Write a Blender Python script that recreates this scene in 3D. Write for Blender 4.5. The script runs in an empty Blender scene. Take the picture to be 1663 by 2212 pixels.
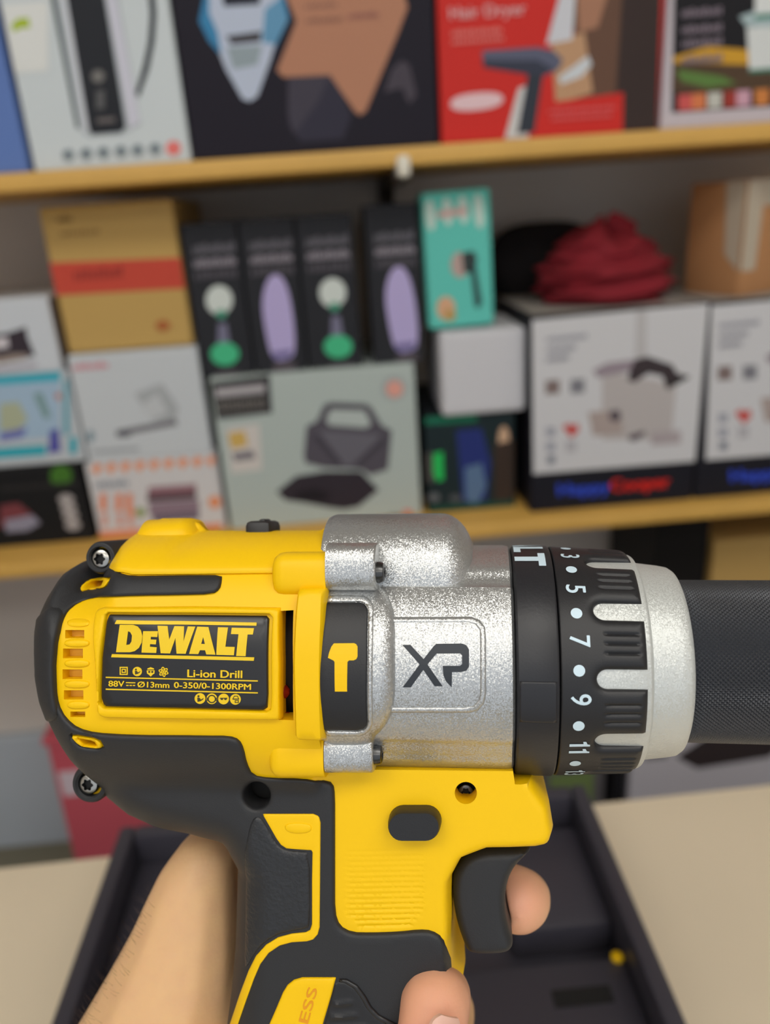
import bpy, bmesh, math, random
import numpy as np
from mathutils import Matrix, Vector
from mathutils.geometry import delaunay_2d_cdt

random.seed(7)
RNG = np.random.default_rng(7)
SC = bpy.context.scene
COL = SC.collection

# ------------------------------------------------------------------ camera, world, lights, exposure
F_PX, CX, CY = 1660.0, 831.5, 1106.0
PITCH, ROLL = math.radians(21.5), math.radians(4.0)
CAM = np.array([0.0, 0.0, 1.12])
YAW = math.radians(2.2)
_F = np.array([math.sin(YAW) * math.cos(PITCH), math.cos(YAW) * math.cos(PITCH), -math.sin(PITCH)])
_R0 = np.array([math.cos(YAW), -math.sin(YAW), 0])
_U0 = np.array([math.sin(YAW) * math.sin(PITCH), math.cos(YAW) * math.sin(PITCH), math.cos(PITCH)])
CR = math.cos(ROLL) * _R0 - math.sin(ROLL) * _U0
CU = math.sin(ROLL) * _R0 + math.cos(ROLL) * _U0
CF = _F
MCAM = Matrix(((CR[0], CU[0], -CF[0], CAM[0]), (CR[1], CU[1], -CF[1], CAM[1]),
               (CR[2], CU[2], -CF[2], CAM[2]), (0, 0, 0, 1)))
cam_data = bpy.data.cameras.new('camera')
cam = bpy.data.objects.new('camera', cam_data)
COL.objects.link(cam)
cam.matrix_world = MCAM
cam_data.sensor_fit = 'VERTICAL'
cam_data.sensor_height = 36.0
cam_data.sensor_width = 36.0
cam_data.lens = F_PX / 2212.0 * 36.0
cam_data.clip_start = 0.01
cam_data.dof.use_dof = True
cam_data.dof.focus_distance = 0.181
cam_data.dof.aperture_fstop = cam_data.lens / 3.3
SC.camera = cam

world = bpy.data.worlds.new('World')
SC.world = world
world.use_nodes = True
bgn = world.node_tree.nodes['Background']
bgn.inputs[0].default_value = (0.86, 0.92, 1.0, 1)
bgn.inputs[1].default_value = 0.85
LAMP_STRENGTH = 5.0
vs = SC.view_settings
vs.view_transform = 'Standard'
vs.look = 'None'
vs.gamma = 1.0
vs.use_curve_mapping = False
vs.exposure = 0.0
try:
    SC.cycles.use_denoising = True
    SC.cycles.max_bounces = 8
    SC.cycles.sample_clamp_indirect = 6.0
except Exception:
    pass


# ------------------------------------------------------------------ colours and materials
def lin(c):
    c = c / 255.0
    return c / 12.92 if c <= 0.04045 else ((c + 0.055) / 1.055) ** 2.4


def rgb(r, g, b):
    return (lin(r), lin(g), lin(b), 1.0)


MATS = {}


def mat(name, col, rough=0.5, metal=0.0, spec=0.5, noise=None, bump=None, sss=0.0, emit=0.0, colvar=None, coat=0.0):
    """noise=(scale, amount) mottles the colour; bump=(scale, strength, distance)."""
    if name in MATS:
        return MATS[name]
    m = bpy.data.materials.new(name)
    m.use_nodes = True
    nt = m.node_tree
    p = nt.nodes['Principled BSDF']
    p.inputs['Base Color'].default_value = col
    p.inputs['Roughness'].default_value = rough
    p.inputs['Metallic'].default_value = metal
    p.inputs['Specular IOR Level'].default_value = spec
    if coat:
        p.inputs['Coat Weight'].default_value = coat
    if sss:
        p.inputs['Subsurface Weight'].default_value = sss
        p.inputs['Subsurface Radius'].default_value = (0.004, 0.0016, 0.0008)
        p.inputs['Subsurface Scale'].default_value = 1.0
    if emit:
        p.inputs['Emission Color'].default_value = col
        p.inputs['Emission Strength'].default_value = emit
    if noise or bump:
        tc = nt.nodes.new('ShaderNodeTexCoord')
    if noise:
        n = nt.nodes.new('ShaderNodeTexNoise')
        n.inputs['Scale'].default_value = noise[0]
        n.inputs['Detail'].default_value = 4
        nt.links.new(tc.outputs['Object'], n.inputs['Vector'])
        mx = nt.nodes.new('ShaderNodeMix')
        mx.data_type = 'RGBA'
        k = noise[1]
        c2 = colvar if colvar else tuple(min(1, v * (1 + k)) for v in col[:3]) + (1,)
        mx.inputs[6].default_value = tuple(v * (1 - k) for v in col[:3]) + (1,)
        mx.inputs[7].default_value = c2
        nt.links.new(n.outputs['Fac'], mx.inputs[0])
        nt.links.new(mx.outputs[2], p.inputs['Base Color'])
    if bump:
        n = nt.nodes.new('ShaderNodeTexNoise')
        n.inputs['Scale'].default_value = bump[0]
        n.inputs['Detail'].default_value = 2
        nt.links.new(tc.outputs['Object'], n.inputs['Vector'])
        b = nt.nodes.new('ShaderNodeBump')
        b.inputs['Strength'].default_value = bump[1]
        b.inputs['Distance'].default_value = bump[2]
        nt.links.new(n.outputs['Fac'], b.inputs['Height'])
        nt.links.new(b.outputs['Normal'], p.inputs['Normal'])
    MATS[name] = m
    return m


def ink(r, g, b, rough=0.5):
    """flat printed colour"""
    return mat('print_%d_%d_%d' % (r, g, b), rgb(r, g, b), rough, spec=0.18)


def flake_paint(name, col, rough, flake=0.35, scale=5200):
    m = mat(name, col, rough, metal=0.85)
    nt = m.node_tree
    p = nt.nodes['Principled BSDF']
    tc = nt.nodes.new('ShaderNodeTexCoord')
    vo = nt.nodes.new('ShaderNodeTexVoronoi')
    vo.inputs['Scale'].default_value = scale
    nt.links.new(tc.outputs['Object'], vo.inputs['Vector'])
    # every flake lies at its own slight tilt
    sub = nt.nodes.new('ShaderNodeVectorMath'); sub.operation = 'SUBTRACT'
    nt.links.new(vo.outputs['Color'], sub.inputs[0]); sub.inputs[1].default_value = (0.5, 0.5, 0.5)
    scl = nt.nodes.new('ShaderNodeVectorMath'); scl.operation = 'SCALE'
    nt.links.new(sub.outputs[0], scl.inputs[0]); scl.inputs['Scale'].default_value = flake
    geo = nt.nodes.new('ShaderNodeNewGeometry')
    add = nt.nodes.new('ShaderNodeVectorMath'); add.operation = 'ADD'
    nt.links.new(geo.outputs['Normal'], add.inputs[0]); nt.links.new(scl.outputs[0], add.inputs[1])
    nrm = nt.nodes.new('ShaderNodeVectorMath'); nrm.operation = 'NORMALIZE'
    nt.links.new(add.outputs[0], nrm.inputs[0])
    nt.links.new(nrm.outputs[0], p.inputs['Normal'])
    return m


M_YEL = mat('yellow_plastic', rgb(244, 196, 0), 0.45, spec=0.3, bump=(2600, 0.12, 0.0001))
M_RUB = mat('black_rubber', rgb(36, 37, 40), 0.52, spec=0.45, bump=(3500, 0.35, 0.00015))
M_LEATHER = mat('grained_rubber', rgb(34, 36, 40), 0.45, spec=0.5, bump=(900, 0.6, 0.0004))
M_BLK = mat('black_plastic', rgb(27, 27, 30), 0.45, spec=0.5, bump=(3000, 0.25, 0.00012))
M_RING = mat('satin_black_plastic', rgb(28, 28, 33), 0.42, spec=0.55, bump=(1500, 0.16, 0.0002))
M_SIL = flake_paint('silver_flake_paint', (0.53, 0.54, 0.54, 1), 0.34, 0.42, 4600)
M_SLV = flake_paint('pale_silver_plastic', (0.62, 0.64, 0.62, 1), 0.45, 0.30, 3800)
M_SLV.node_tree.nodes['Principled BSDF'].inputs['Metallic'].default_value = 0.45
M_CHUCK = mat('blackened_steel', rgb(96, 98, 103), 0.3, metal=0.85)
M_STEEL = mat('dark_steel', (0.42, 0.41, 0.38, 1), 0.25, metal=1.0)
M_DSTEEL = mat('black_oxide_steel', (0.09, 0.09, 0.09, 1), 0.28, metal=1.0)
M_HOLE = mat('cavity_shade_black', rgb(10, 10, 10), 0.7)  # near-black colour painted in for the shade inside recesses
M_AMB = mat('amber_plastic', rgb(240, 186, 60), 0.6)
M_LBL = mat('label_black', rgb(33, 33, 36), 0.3, spec=0.5)
M_LBLY = mat('label_yellow', rgb(238, 200, 20), 0.4)
M_WHT = mat('pale_blue_white_paint', rgb(205, 226, 238), 0.5)
M_XP = mat('navy_black_paint', rgb(36, 42, 50), 0.45)
M_SKIN = mat('skin', rgb(214, 166, 128), 0.5, spec=0.35, sss=0.12, bump=(500, 0.18, 0.0006))
M_NAIL = mat('nail', rgb(222, 178, 160), 0.3, spec=0.5)
M_WOOD = mat('varnished_yellow_wood', rgb(214, 168, 84), 0.5, noise=(14, 0.14))
M_WALL = mat('grey_wall_paint', rgb(206, 198, 190), 0.85, noise=(3, 0.05))
M_CEIL = mat('white_ceiling_paint', rgb(225, 225, 222), 0.9)
M_FLOOR = mat('olive_grey_floor', rgb(126, 122, 104), 0.5, noise=(6, 0.12))
M_TABLE = mat('beige_laminate', rgb(236, 221, 194), 0.55, noise=(5, 0.06))
M_CASE = mat('case_black_plastic', rgb(60, 58, 67), 0.42, spec=0.5, bump=(400, 0.25, 0.0006))
M_CARD = mat('brown_cardboard', rgb(178, 128, 84), 0.75, noise=(20, 0.08))
M_TAPE = mat('clear_packing_tape', rgb(190, 178, 160), 0.2, spec=0.6)
M_CLOTH = mat('maroon_fabric', rgb(130, 18, 34), 0.85, noise=(30, 0.25), bump=(90, 0.4, 0.004))
M_LED = mat('led_panel', (1.0, 0.965, 0.9, 1), 0.6, emit=LAMP_STRENGTH)


# ------------------------------------------------------------------ object helpers
def tag(o, label=None, cat=None, group=None, kind=None):
    if label: o['label'] = label
    if cat: o['category'] = cat
    if group: o['group'] = group
    if kind: o['kind'] = kind
    return o


def link_mesh(name, verts, faces, mats, parent=None, midx=None, smooth=True, angle=40):
    me = bpy.data.meshes.new(name)
    me.from_pydata([tuple(map(float, v)) for v in verts], [], [tuple(map(int, f)) for f in faces])
    for m in (mats if isinstance(mats, (list, tuple)) else [mats]):
        me.materials.append(m)
    if midx is not None:
        me.polygons.foreach_set('material_index', np.asarray(midx, dtype=np.int32))
    me.validate()
    bm = bmesh.new(); bm.from_mesh(me)
    bmesh.ops.recalc_face_normals(bm, faces=bm.faces)
    bm.to_mesh(me); bm.free()
    if smooth:
        me.polygons.foreach_set('use_smooth', [True] * len(me.polygons))
        me.set_sharp_from_angle(angle=math.radians(angle))
    me.update()
    o = bpy.data.objects.new(name, me)
    COL.objects.link(o)
    if parent is not None:
        o.parent = parent
    return o


def empty(name, loc=(0, 0, 0), label=None, cat=None, group=None):
    o = bpy.data.objects.new(name, None)
    o.empty_display_size = 0.02
    COL.objects.link(o)
    o.location = loc
    return tag(o, label, cat, group)


class MB:
    """collects shapes into one mesh with several materials"""
    def __init__(self):
        self.v, self.f, self.mi, self.mats = [], [], [], []

    def m(self, material):
        if material not in self.mats:
            self.mats.append(material)
        return self.mats.index(material)

    def add(self, verts, faces, material):
        b = len(self.v); k = self.m(material)
        self.v += [tuple(map(float, q)) for q in verts]
        for f in faces:
            self.f.append(tuple(i + b for i in f)); self.mi.append(k)

    def box(self, x0, x1, y0, y1, z0, z1, material, bev=0.0, M=None):
        if bev > 0:
            bm = bmesh.new()
            bmesh.ops.create_cube(bm, size=1.0)
            bmesh.ops.scale(bm, vec=(x1 - x0, y1 - y0, z1 - z0), verts=bm.verts)
            bmesh.ops.translate(bm, vec=((x0 + x1) / 2, (y0 + y1) / 2, (z0 + z1) / 2), verts=bm.verts)
            bmesh.ops.bevel(bm, geom=bm.edges[:], offset=bev, segments=2, affect='EDGES', profile=0.5)
            bm.verts.index_update()
            vv = [tuple(M @ v.co if M else v.co) for v in bm.verts]
            ff = [[v.index for v in f.verts] for f in bm.faces]
            bm.free()
            self.add(vv, ff, material)
            return
        c = [(x0, y0, z0), (x1, y0, z0), (x1, y1, z0), (x0, y1, z0), (x0, y0, z1), (x1, y0, z1), (x1, y1, z1), (x0, y1, z1)]
        if M: c = [tuple(M @ Vector(q)) for q in c]
        self.add(c, [(0, 3, 2, 1), (4, 5, 6, 7), (0, 1, 5, 4), (1, 2, 6, 5), (2, 3, 7, 6), (3, 0, 4, 7)], material)

    def build(self, name, parent=None, smooth=False, angle=35):
        return link_mesh(name, self.v, self.f, self.mats, parent, self.mi, smooth, angle)


# ------------------------------------------------------------------ 2-D helpers
def chaikin(p, n=2):
    p = np.asarray(p, float)
    for _ in range(n):
        q = np.roll(p, -1, axis=0)
        p = np.stack([0.75 * p + 0.25 * q, 0.25 * p + 0.75 * q], 1).reshape(-1, p.shape[1])
    return p


def resample(p, ds):
    p = np.asarray(p, float)
    out = []
    for a, b in zip(p, np.roll(p, -1, axis=0)):
        n = max(1, int(math.ceil(np.linalg.norm((b - a)[:2]) / ds)))
        for i in range(n):
            out.append(a + (b - a) * i / n)
    return np.array(out)


def inside(pts, loop):
    x, y = pts[:, 0], pts[:, 1]
    r = np.zeros(len(pts), bool)
    for (x0, y0), (x1, y1) in zip(loop, np.roll(loop, -1, axis=0)):
        if y0 == y1: continue
        c = ((y0 > y) != (y1 > y)) & (x < (x1 - x0) * (y - y0) / (y1 - y0) + x0)
        r ^= c
    return r


def dist(pts, loops):
    best = np.full(len(pts), 1e9)
    for lp in loops:
        a = lp; b = np.roll(lp, -1, axis=0); d = b - a
        L = np.maximum((d ** 2).sum(1), 1e-12)
        for s in range(0, len(pts), 4000):
            q = pts[s:s + 4000]
            t = np.clip(((q[:, None, :] - a[None]) * d[None]).sum(2) / L[None], 0, 1)
            pr = a[None] + t[..., None] * d[None]
            dd = np.sqrt(((q[:, None, :] - pr) ** 2).sum(2)).min(1)
            best[s:s + 4000] = np.minimum(best[s:s + 4000], dd)
    return best


def area(lp):
    x, y = lp[:, 0], lp[:, 1]
    return 0.5 * (x * np.roll(y, -1) - np.roll(x, -1) * y).sum()


def circle(cx, cy, r, n=24, ry=None):
    a = np.linspace(0, 2 * math.pi, n, endpoint=False)
    return np.stack([cx + r * np.cos(a), cy + (ry or r) * np.sin(a)], 1)


def circ(s):
    s = np.clip(s, 0, 1)
    return np.sqrt(np.maximum(0, 1 - (1 - s) ** 2))


def tri2d(loops, step, rims=(), extra=None):
    """fill outer loop minus hole loops; returns points, triangles, boundary loop id per point (-1 inside)"""
    loops = [lp if (area(lp) > 0) == (k == 0) else lp[::-1] for k, lp in enumerate(loops)]
    bp = np.concatenate(loops)
    lid = np.concatenate([np.full(len(lp), k) for k, lp in enumerate(loops)])
    edges, o = [], 0
    for lp in loops:
        n = len(lp)
        edges += [(o + i, o + (i + 1) % n) for i in range(n)]
        o += n

    def ok(p):
        r = inside(p, loops[0])
        for h in loops[1:]:
            r &= ~inside(p, h)
        return r
    cand = []
    for d in rims:
        for lp in loops:
            t = np.roll(lp, -1, axis=0) - np.roll(lp, 1, axis=0)
            t /= np.maximum(np.linalg.norm(t, axis=1, keepdims=True), 1e-9)
            q = lp + d * np.stack([-t[:, 1], t[:, 0]], 1)
            k = ok(q)
            q = q[k]
            if len(q):
                q = q[dist(q, loops) > 0.9 * d]
            cand.append(q)
    rmax = max(rims) if len(rims) else 0
    lo, hi = loops[0].min(0), loops[0].max(0)
    xs = np.arange(lo[0], hi[0], step); ys = np.arange(lo[1], hi[1], step * 0.87)
    g = np.array([(x + (j % 2) * step * 0.5, y) for j, y in enumerate(ys) for x in xs]) if len(xs) and len(ys) else np.zeros((0, 2))
    if len(g):
        g = g[ok(g)]
    if len(g):
        g = g[dist(g, loops) > max(rmax + 0.35 * step, 0.5 * step)]
        cand.append(g)
    if extra is not None and len(extra):
        e = extra[ok(extra)]
        if len(e):
            cand.append(e[dist(e, loops) > 0.15])
    ip = np.concatenate(cand) if cand else np.zeros((0, 2))
    allp = np.concatenate([bp, ip])
    vs_, es_, fs_, ov, oe, of = delaunay_2d_cdt([Vector((float(a), float(b))) for a, b in allp], edges, [], 0, 1e-5)
    P2 = np.array([(v.x, v.y) for v in vs_])
    L2 = np.array([max([lid[i] for i in s if i < len(lid)] or [-1]) for s in ov])
    T = np.array([f for f in fs_ if len(f) == 3])
    c = P2[T].mean(1)
    T = T[ok(c)]
    return P2, T, L2, loops


def patch(name, material, loops, zf, parent, step=1.5, rims=(), base=None, hole_base=None, mirror=False, mp=None, extra=None,
          angle=50, scale=0.001, mbuild=None):
    """raised skin: zf(u, v, d) height at distance d from its rim; base(u, v) how deep its rim wall reaches"""
    P2, T, L2, loops = tri2d([np.asarray(l, float)[:, :2] for l in loops], step, rims, extra)
    d = dist(P2, loops)
    d[L2 >= 0] = 0
    z = zf(P2[:, 0], P2[:, 1], d)
    mp = mp or (lambda u, v, h: np.stack([u, v, h], 1))
    V = list(mp(P2[:, 0], P2[:, 1], z))
    F = [tuple(t) for t in T]
    if base is not None or hole_base is not None:
        cnt = {}
        for t in T:
            for a, b in ((t[0], t[1]), (t[1], t[2]), (t[2], t[0])):
                cnt[(a, b)] = 1
        bed = [e for e in cnt if (e[1], e[0]) not in cnt]
        bidx = sorted({i for e in bed for i in e})
        zb = np.zeros(len(P2))
        bi = np.array(bidx)
        for k in bi:
            pass
        ub, vb = P2[bi, 0], P2[bi, 1]
        b0 = base(ub, vb) if base is not None else z[bi]
        b1 = hole_base(ub, vb) if hole_base is not None else b0
        zb[bi] = np.where(L2[bi] > 0, b1, b0)
        low = mp(ub, vb, zb[bi])
        mpi = {}
        for k, i in enumerate(bidx):
            mpi[i] = len(V); V.append(low[k])
        for a, b in bed:
            if L2[a] > 0 and hole_base is None: continue
            if L2[a] == 0 and base is None: continue
            F.append((b, a, mpi[a], mpi[b]))
    V = np.array(V)
    if mirror:
        n = len(V)
        V = np.concatenate([V, V * np.array([1, 1, -1])])
        F = F + [tuple(reversed([i + n for i in f])) for f in F]
    if mbuild is not None:
        mbuild.add(V * scale, F, material)
        return None
    return link_mesh(name, V * scale, F, material, parent, angle=angle)


def loft(stations, ring, name, material, parent, caps=True, scale=0.001, angle=40, mbuild=None):
    """stations: list of (u, ry, rz, v0, z0); ring: unit section points (v, z)"""
    V, F = [], []
    n = len(ring)
    for (u, a, b, v0, z0) in stations:
        for (p, q) in ring:
            V.append((u * scale, (v0 + a * p) * scale, (z0 + b * q) * scale))
    for i in range(len(stations) - 1):
        for j in range(n):
            k = (j + 1) % n
            F.append((i * n + j, i * n + k, (i + 1) * n + k, (i + 1) * n + j))
    if caps:
        F.append(tuple(range(n))[::-1])
        F.append(tuple((len(stations) - 1) * n + j for j in range(n)))
    if mbuild is not None:
        mbuild.add(V, F, material); return None
    return link_mesh(name, V, F, material, parent, angle=angle)


def sec_circle(n=64):
    return [(math.sin(a), math.cos(a)) for a in np.linspace(0, 2 * math.pi, n, endpoint=False)]


def sec_super(n=64, e=2.6):
    out = []
    for a in np.linspace(0, 2 * math.pi, n, endpoint=False):
        c, s = math.cos(a), math.sin(a)
        out.append((math.copysign(abs(s) ** (2 / e), s), math.copysign(abs(c) ** (2 / e), c)))
    return out


_TXT = {}


def text2d(s, bold=0.0):
    """flat letters: vertices (cap height 1), faces and total width"""
    key = (s, bold)
    if key in _TXT: return _TXT[key]
    cu = bpy.data.curves.new('t', 'FONT')
    cu.body = s
    cu.size = 1.0
    cu.resolution_u = 4
    o = bpy.data.objects.new('t', cu)
    COL.objects.link(o)
    dg = bpy.context.evaluated_depsgraph_get()
    ev = o.evaluated_get(dg)
    me = ev.to_mesh()
    V = np.array([(v.co.x, v.co.y) for v in me.vertices])
    Fc = [tuple(p.vertices) for p in me.polygons]
    ev.to_mesh_clear()
    bpy.data.objects.remove(o)
    bpy.data.curves.remove(cu)
    cap = 0.72
    V = V / cap
    x0, x1 = V[:, 0].min(), V[:, 0].max()
    V[:, 0] -= x0
    V = np.concatenate([V, np.zeros((len(V), 1))], 1)
    if bold:                                   # heavier stroke: the same letters again, a hair to each side
        n = len(V); F0 = list(Fc)
        for q in ((bold, 0, 1), (-bold, 0, 2), (0, bold * 0.6, 3), (0, -bold * 0.6, 4)):
            Fc = Fc + [tuple(i + len(V) for i in f) for f in F0]
            V = np.concatenate([V, V[:n] + np.array(q)])
    _TXT[key] = (V, Fc, x1 - x0)
    return _TXT[key]


# ------------------------------------------------------------------ rays through the lens: where a sighted point lies on a known surface
def ray(px, py):
    return CR * ((px - CX) / F_PX) + CU * (-(py - CY) / F_PX) + CF


def onY(px, py, Y):
    d = ray(px, py); t = (Y - CAM[1]) / d[1]
    return CAM + d * t


def onZ(px, py, Z):
    d = ray(px, py); t = (Z - CAM[2]) / d[2]
    return CAM + d * t
# ------------------------------------------------------------------ the room
Y_WALL = 1.235
XL, XR_, Y_BACK, Z_CEIL = -1.9, 1.9, -2.4, 2.45


def slab(name, x0, x1, y0, y1, z0, z1, m):
    b = MB(); b.box(x0, x1, y0, y1, z0, z1, m)
    return tag(b.build(name), kind='structure')


slab('floor', XL, XR_, Y_BACK, Y_WALL, -0.06, 0.0, M_FLOOR)
slab('wall_back', XL - 0.06, XR_ + 0.06, Y_WALL, Y_WALL + 0.06, 0.0, Z_CEIL, M_WALL)
slab('wall_left', XL - 0.06, XL, Y_BACK, Y_WALL, 0.0, Z_CEIL, M_WALL)
slab('wall_right', XR_, XR_ + 0.06, Y_BACK, Y_WALL, 0.0, Z_CEIL, M_WALL)
slab('ceiling', XL - 0.06, XR_ + 0.06, Y_BACK, Y_WALL + 0.06, Z_CEIL, Z_CEIL + 0.06, M_CEIL)

# ceiling lamps: LED panels; the rear pair is added to send light under the shelf
for x, y, lab in ((-0.72, -0.55, 'white LED ceiling panel above the camera, left of the front pair'),
                  (0.72, -0.55, 'white LED ceiling panel above the camera, right of the front pair'),
                  (-0.72, -1.75, 'added white LED fill panel near the shop front, left of the rear pair'),
                  (0.72, -1.75, 'added white LED fill panel near the shop front, right of the rear pair')):
    r = empty('led_panel', (x, y, Z_CEIL - 0.03), lab, 'ceiling lamp', 'LED panels on the shop ceiling')
    b = MB()
    for a in ((-0.62, -0.60, -0.32, 0.32), (0.60, 0.62, -0.32, 0.32), (-0.60, 0.60, -0.32, -0.30), (-0.60, 0.60, 0.30, 0.32)):
        b.box(a[0], a[1], a[2], a[3], -0.005, 0.03, M_CEIL)
    b.build('frame', r)
    b = MB(); b.box(-0.60, 0.60, -0.30, 0.30, 0.0, 0.03, M_LED); b.build('diffuser', r)

# ------------------------------------------------------------------ shelves
YS = 0.90
ZU = onY(831, 319, YS)[2]
ZL = onY(831, 1152, YS)[2]
TH = 0.0185


def shelf_board(z, label):
    b = MB()
    b.box(-1.3, 1.3, YS, Y_WALL, z - TH, z, M_WOOD, bev=0.0025)
    return tag(b.build('shelf_board', smooth=True), label, 'shelf', 'wooden wall shelves')


shelf_board(ZU, 'yellow wooden shelf board carrying the kettle and hair dryer boxes')
shelf_board(ZL, 'yellow wooden shelf board carrying the sandwich maker and pressure cooker boxes')


def bracket(px, zt, label):
    x = onY(px, 345, YS)[0]
    r = empty('shelf_bracket', (x, Y_WALL, zt), label, 'bracket', 'brackets under the shelves')
    b = MB()
    md = mat('dark_bracket_metal', rgb(58, 48, 40), 0.5, metal=0.4)
    b.box(-0.010, 0.010, -0.325, 0.0, -0.016, 0.0, md, bev=0.002)
    b.box(-0.010, 0.010, -0.016, 0.0, -0.11, -0.016, md, bev=0.002)
    M = Matrix.Translation((0, -0.06, -0.055)) @ Matrix.Rotation(math.radians(-40), 4, 'X')
    b.box(-0.006, 0.006, -0.06, 0.06, -0.006, 0.006, md, M=M, bev=0.002)
    b.build('arm', r, smooth=True)
    b = MB()
    b.box(-0.0075, 0.0075, -0.345, -0.325, -0.012, 0.010, mat('white_end_cap', rgb(225, 220, 205), 0.4), bev=0.005)
    tag(b.build('end_cap', r, smooth=True), 'white end cap')
    return r


bracket(870, ZU - TH, 'dark shelf bracket with white end cap under the upper shelf')


# ------------------------------------------------------------------ cartons with printed fronts
def carton(name, label, cat, L, R, top, Yf, zb, depth, body, prints=(), group=None, side=None, topc=None, tilt=0.0, extra=None, bev=0.0022):
    """L, R: sighted points on the left and right front edge; top: a sighted point on the top front edge (or a height)"""
    x0, x1 = onY(L[0], L[1], Yf)[0], onY(R[0], R[1], Yf)[0]
    zt = zb + top if not isinstance(top, tuple) else onY(top[0], top[1], Yf)[2]
    xc = (x0 + x1) / 2
    loc = Vector((xc, Yf, zb))
    b = MB()
    b.box(x0 - xc, x1 - xc, 0.0, depth, 0.0, zt - zb, body, bev=bev)
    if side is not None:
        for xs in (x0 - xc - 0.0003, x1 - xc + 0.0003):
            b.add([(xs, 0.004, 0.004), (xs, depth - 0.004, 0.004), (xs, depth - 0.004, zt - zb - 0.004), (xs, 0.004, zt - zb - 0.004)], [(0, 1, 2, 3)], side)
    if topc is not None:
        z = zt - zb + 0.0003
        b.add([(x0 - xc + 0.003, 0.003, z), (x1 - xc - 0.003, 0.003, z), (x1 - xc - 0.003, depth - 0.003, z), (x0 - xc + 0.003, depth - 0.003, z)], [(0, 1, 2, 3)], topc)
    lay = 0
    for m, pts in prints:
        lay += 1
        y = -0.0002 - 0.00004 * lay
        q = []
        for p in pts:
            w = onY(p[0], p[1], Yf)
            q.append((min(max(w[0], x0 + 0.001), x1 - 0.001) - xc, y, min(max(w[2], zb + 0.001), zt - 0.001) - zb))
        b.add(q, [tuple(range(len(q)))], m)
    if extra: extra(b, x0 - xc, x1 - xc, zt - zb)
    o = b.build(name)
    o.location = loc
    if tilt:
        o.rotation_euler = (0, tilt, 0)
    tag(o, label, cat, group)
    o['zt'] = float(zt)
    del o['zt']
    return o, zt


def q4(x0, y0, x1, y1, s=-0.07):
    """printed oblong lying along the carton's edge"""
    return [(x0, y0), (x1, y0 + s * (x1 - x0)), (x1, y1 + s * (x1 - x0)), (x0, y1)]


def disc(cx, cy, r, ry=None, n=20):
    return [tuple(p) for p in circle(cx, cy, r, n, ry)]


def glyphs(m, x0, y0, x1, h, n, s=-0.07, gap=0.3):
    """a row of small printed strokes, too blurred in the photo to read"""
    out = []
    w = (x1 - x0) / n
    for i in range(n):
        k = h * (0.75 + 0.25 * ((i * 7) % 3) / 2)
        a = x0 + i * w
        out.append((m, q4(a, y0 + s * (a - x0) + (h - k), a + w * (1 - gap), y0 + s * (a - x0) + h, s)))
    return out


def word(s, m, p0, p1, h, Yf, bold=0.02):
    """letters set on a carton front between two sighted points, h = cap height in sighted pixels"""
    def f(b, x0, x1, ht, s=s, m=m):
        V, Fc, W = text2d(s, bold)
        a, c = np.array(p0, float), np.array(p1, float)
        e = (c - a) / W
        n = np.array([e[1], -e[0]]); n = n / np.linalg.norm(n) * h
        xl = f.xc
        q = []
        for tx, ty, ly in V:
            P = a + e * tx + n * ty
            w = onY(P[0], P[1], Yf)
            q.append((w[0] - f.xc, -0.0012 - 0.00003 * ly, w[2] - f.zb))
        b.add(q, Fc, m)
    return f


WHITE, BLACKP = ink(214, 218, 222), ink(30, 29, 33)
YU = 0.912
# upper shelf ---------------------------------------------------------
carton('appliance_box', 'blue carton at the left end of the upper shelf, left of the kettle box', 'box',
       (-260, 250), (38, 250), 0.27, YU, ZU, 0.20, ink(96, 124, 186), group='boxes on the upper shelf')
gk, gd = ink(176, 184, 190), ink(38, 40, 46)
kp = [(gk, [(112, -30), (252, -30), (305, 270), (262, 293), (190, 297), (165, 275)]),
      (ink(70, 82, 84), [(105, -30), (116, -30), (172, 275), (165, 278)]),
      (ink(202, 206, 214), [(124, -30), (142, -30), (192, 280), (180, 285)]),
      (gd, [(140, -30), (222, -30), (272, 274), (262, 286), (200, 291), (192, 280)]),
      (ink(206, 206, 220), [(226, -30), (246, -30), (302, 262), (280, 278)]),
      (ink(120, 118, 116), disc(212, 165, 14)), (ink(92, 92, 94), q4(208, 196, 226, 236)), (ink(110, 104, 104), q4(210, 256, 248, 266)),
      (ink(44, 50, 56), [(318, -30), (333, -30), (338, 30), (334, 90), (322, 150), (300, 212), (293, 200), (310, 140), (320, 90), (324, 30)]),
      (ink(222, 224, 222), q4(6, 10, 104, 160)), (ink(168, 190, 50), [(24, 56), (38, 40), (62, 38), (66, 60), (44, 62), (30, 70)])]
for i, x in enumerate((148, 187, 224, 262, 298, 336)):
    kp += [(ink(150, 160, 166), disc(x, 336 - 0.07 * (x - 148), 14)), (ink(98, 112, 122), disc(x - 2, 333 - 0.07 * (x - 148), 8))]
kp += [(ink(228, 120, 116), disc(375, 320, 16))]
carton('kettle_box', 'white carton printed with an electric kettle, on the upper shelf', 'box', (50, 250), (393, 200), 0.30, YU, ZU, 0.20,
       ink(204, 212, 216), kp, group='boxes on the upper shelf')
dk = ink(29, 25, 37)
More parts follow.
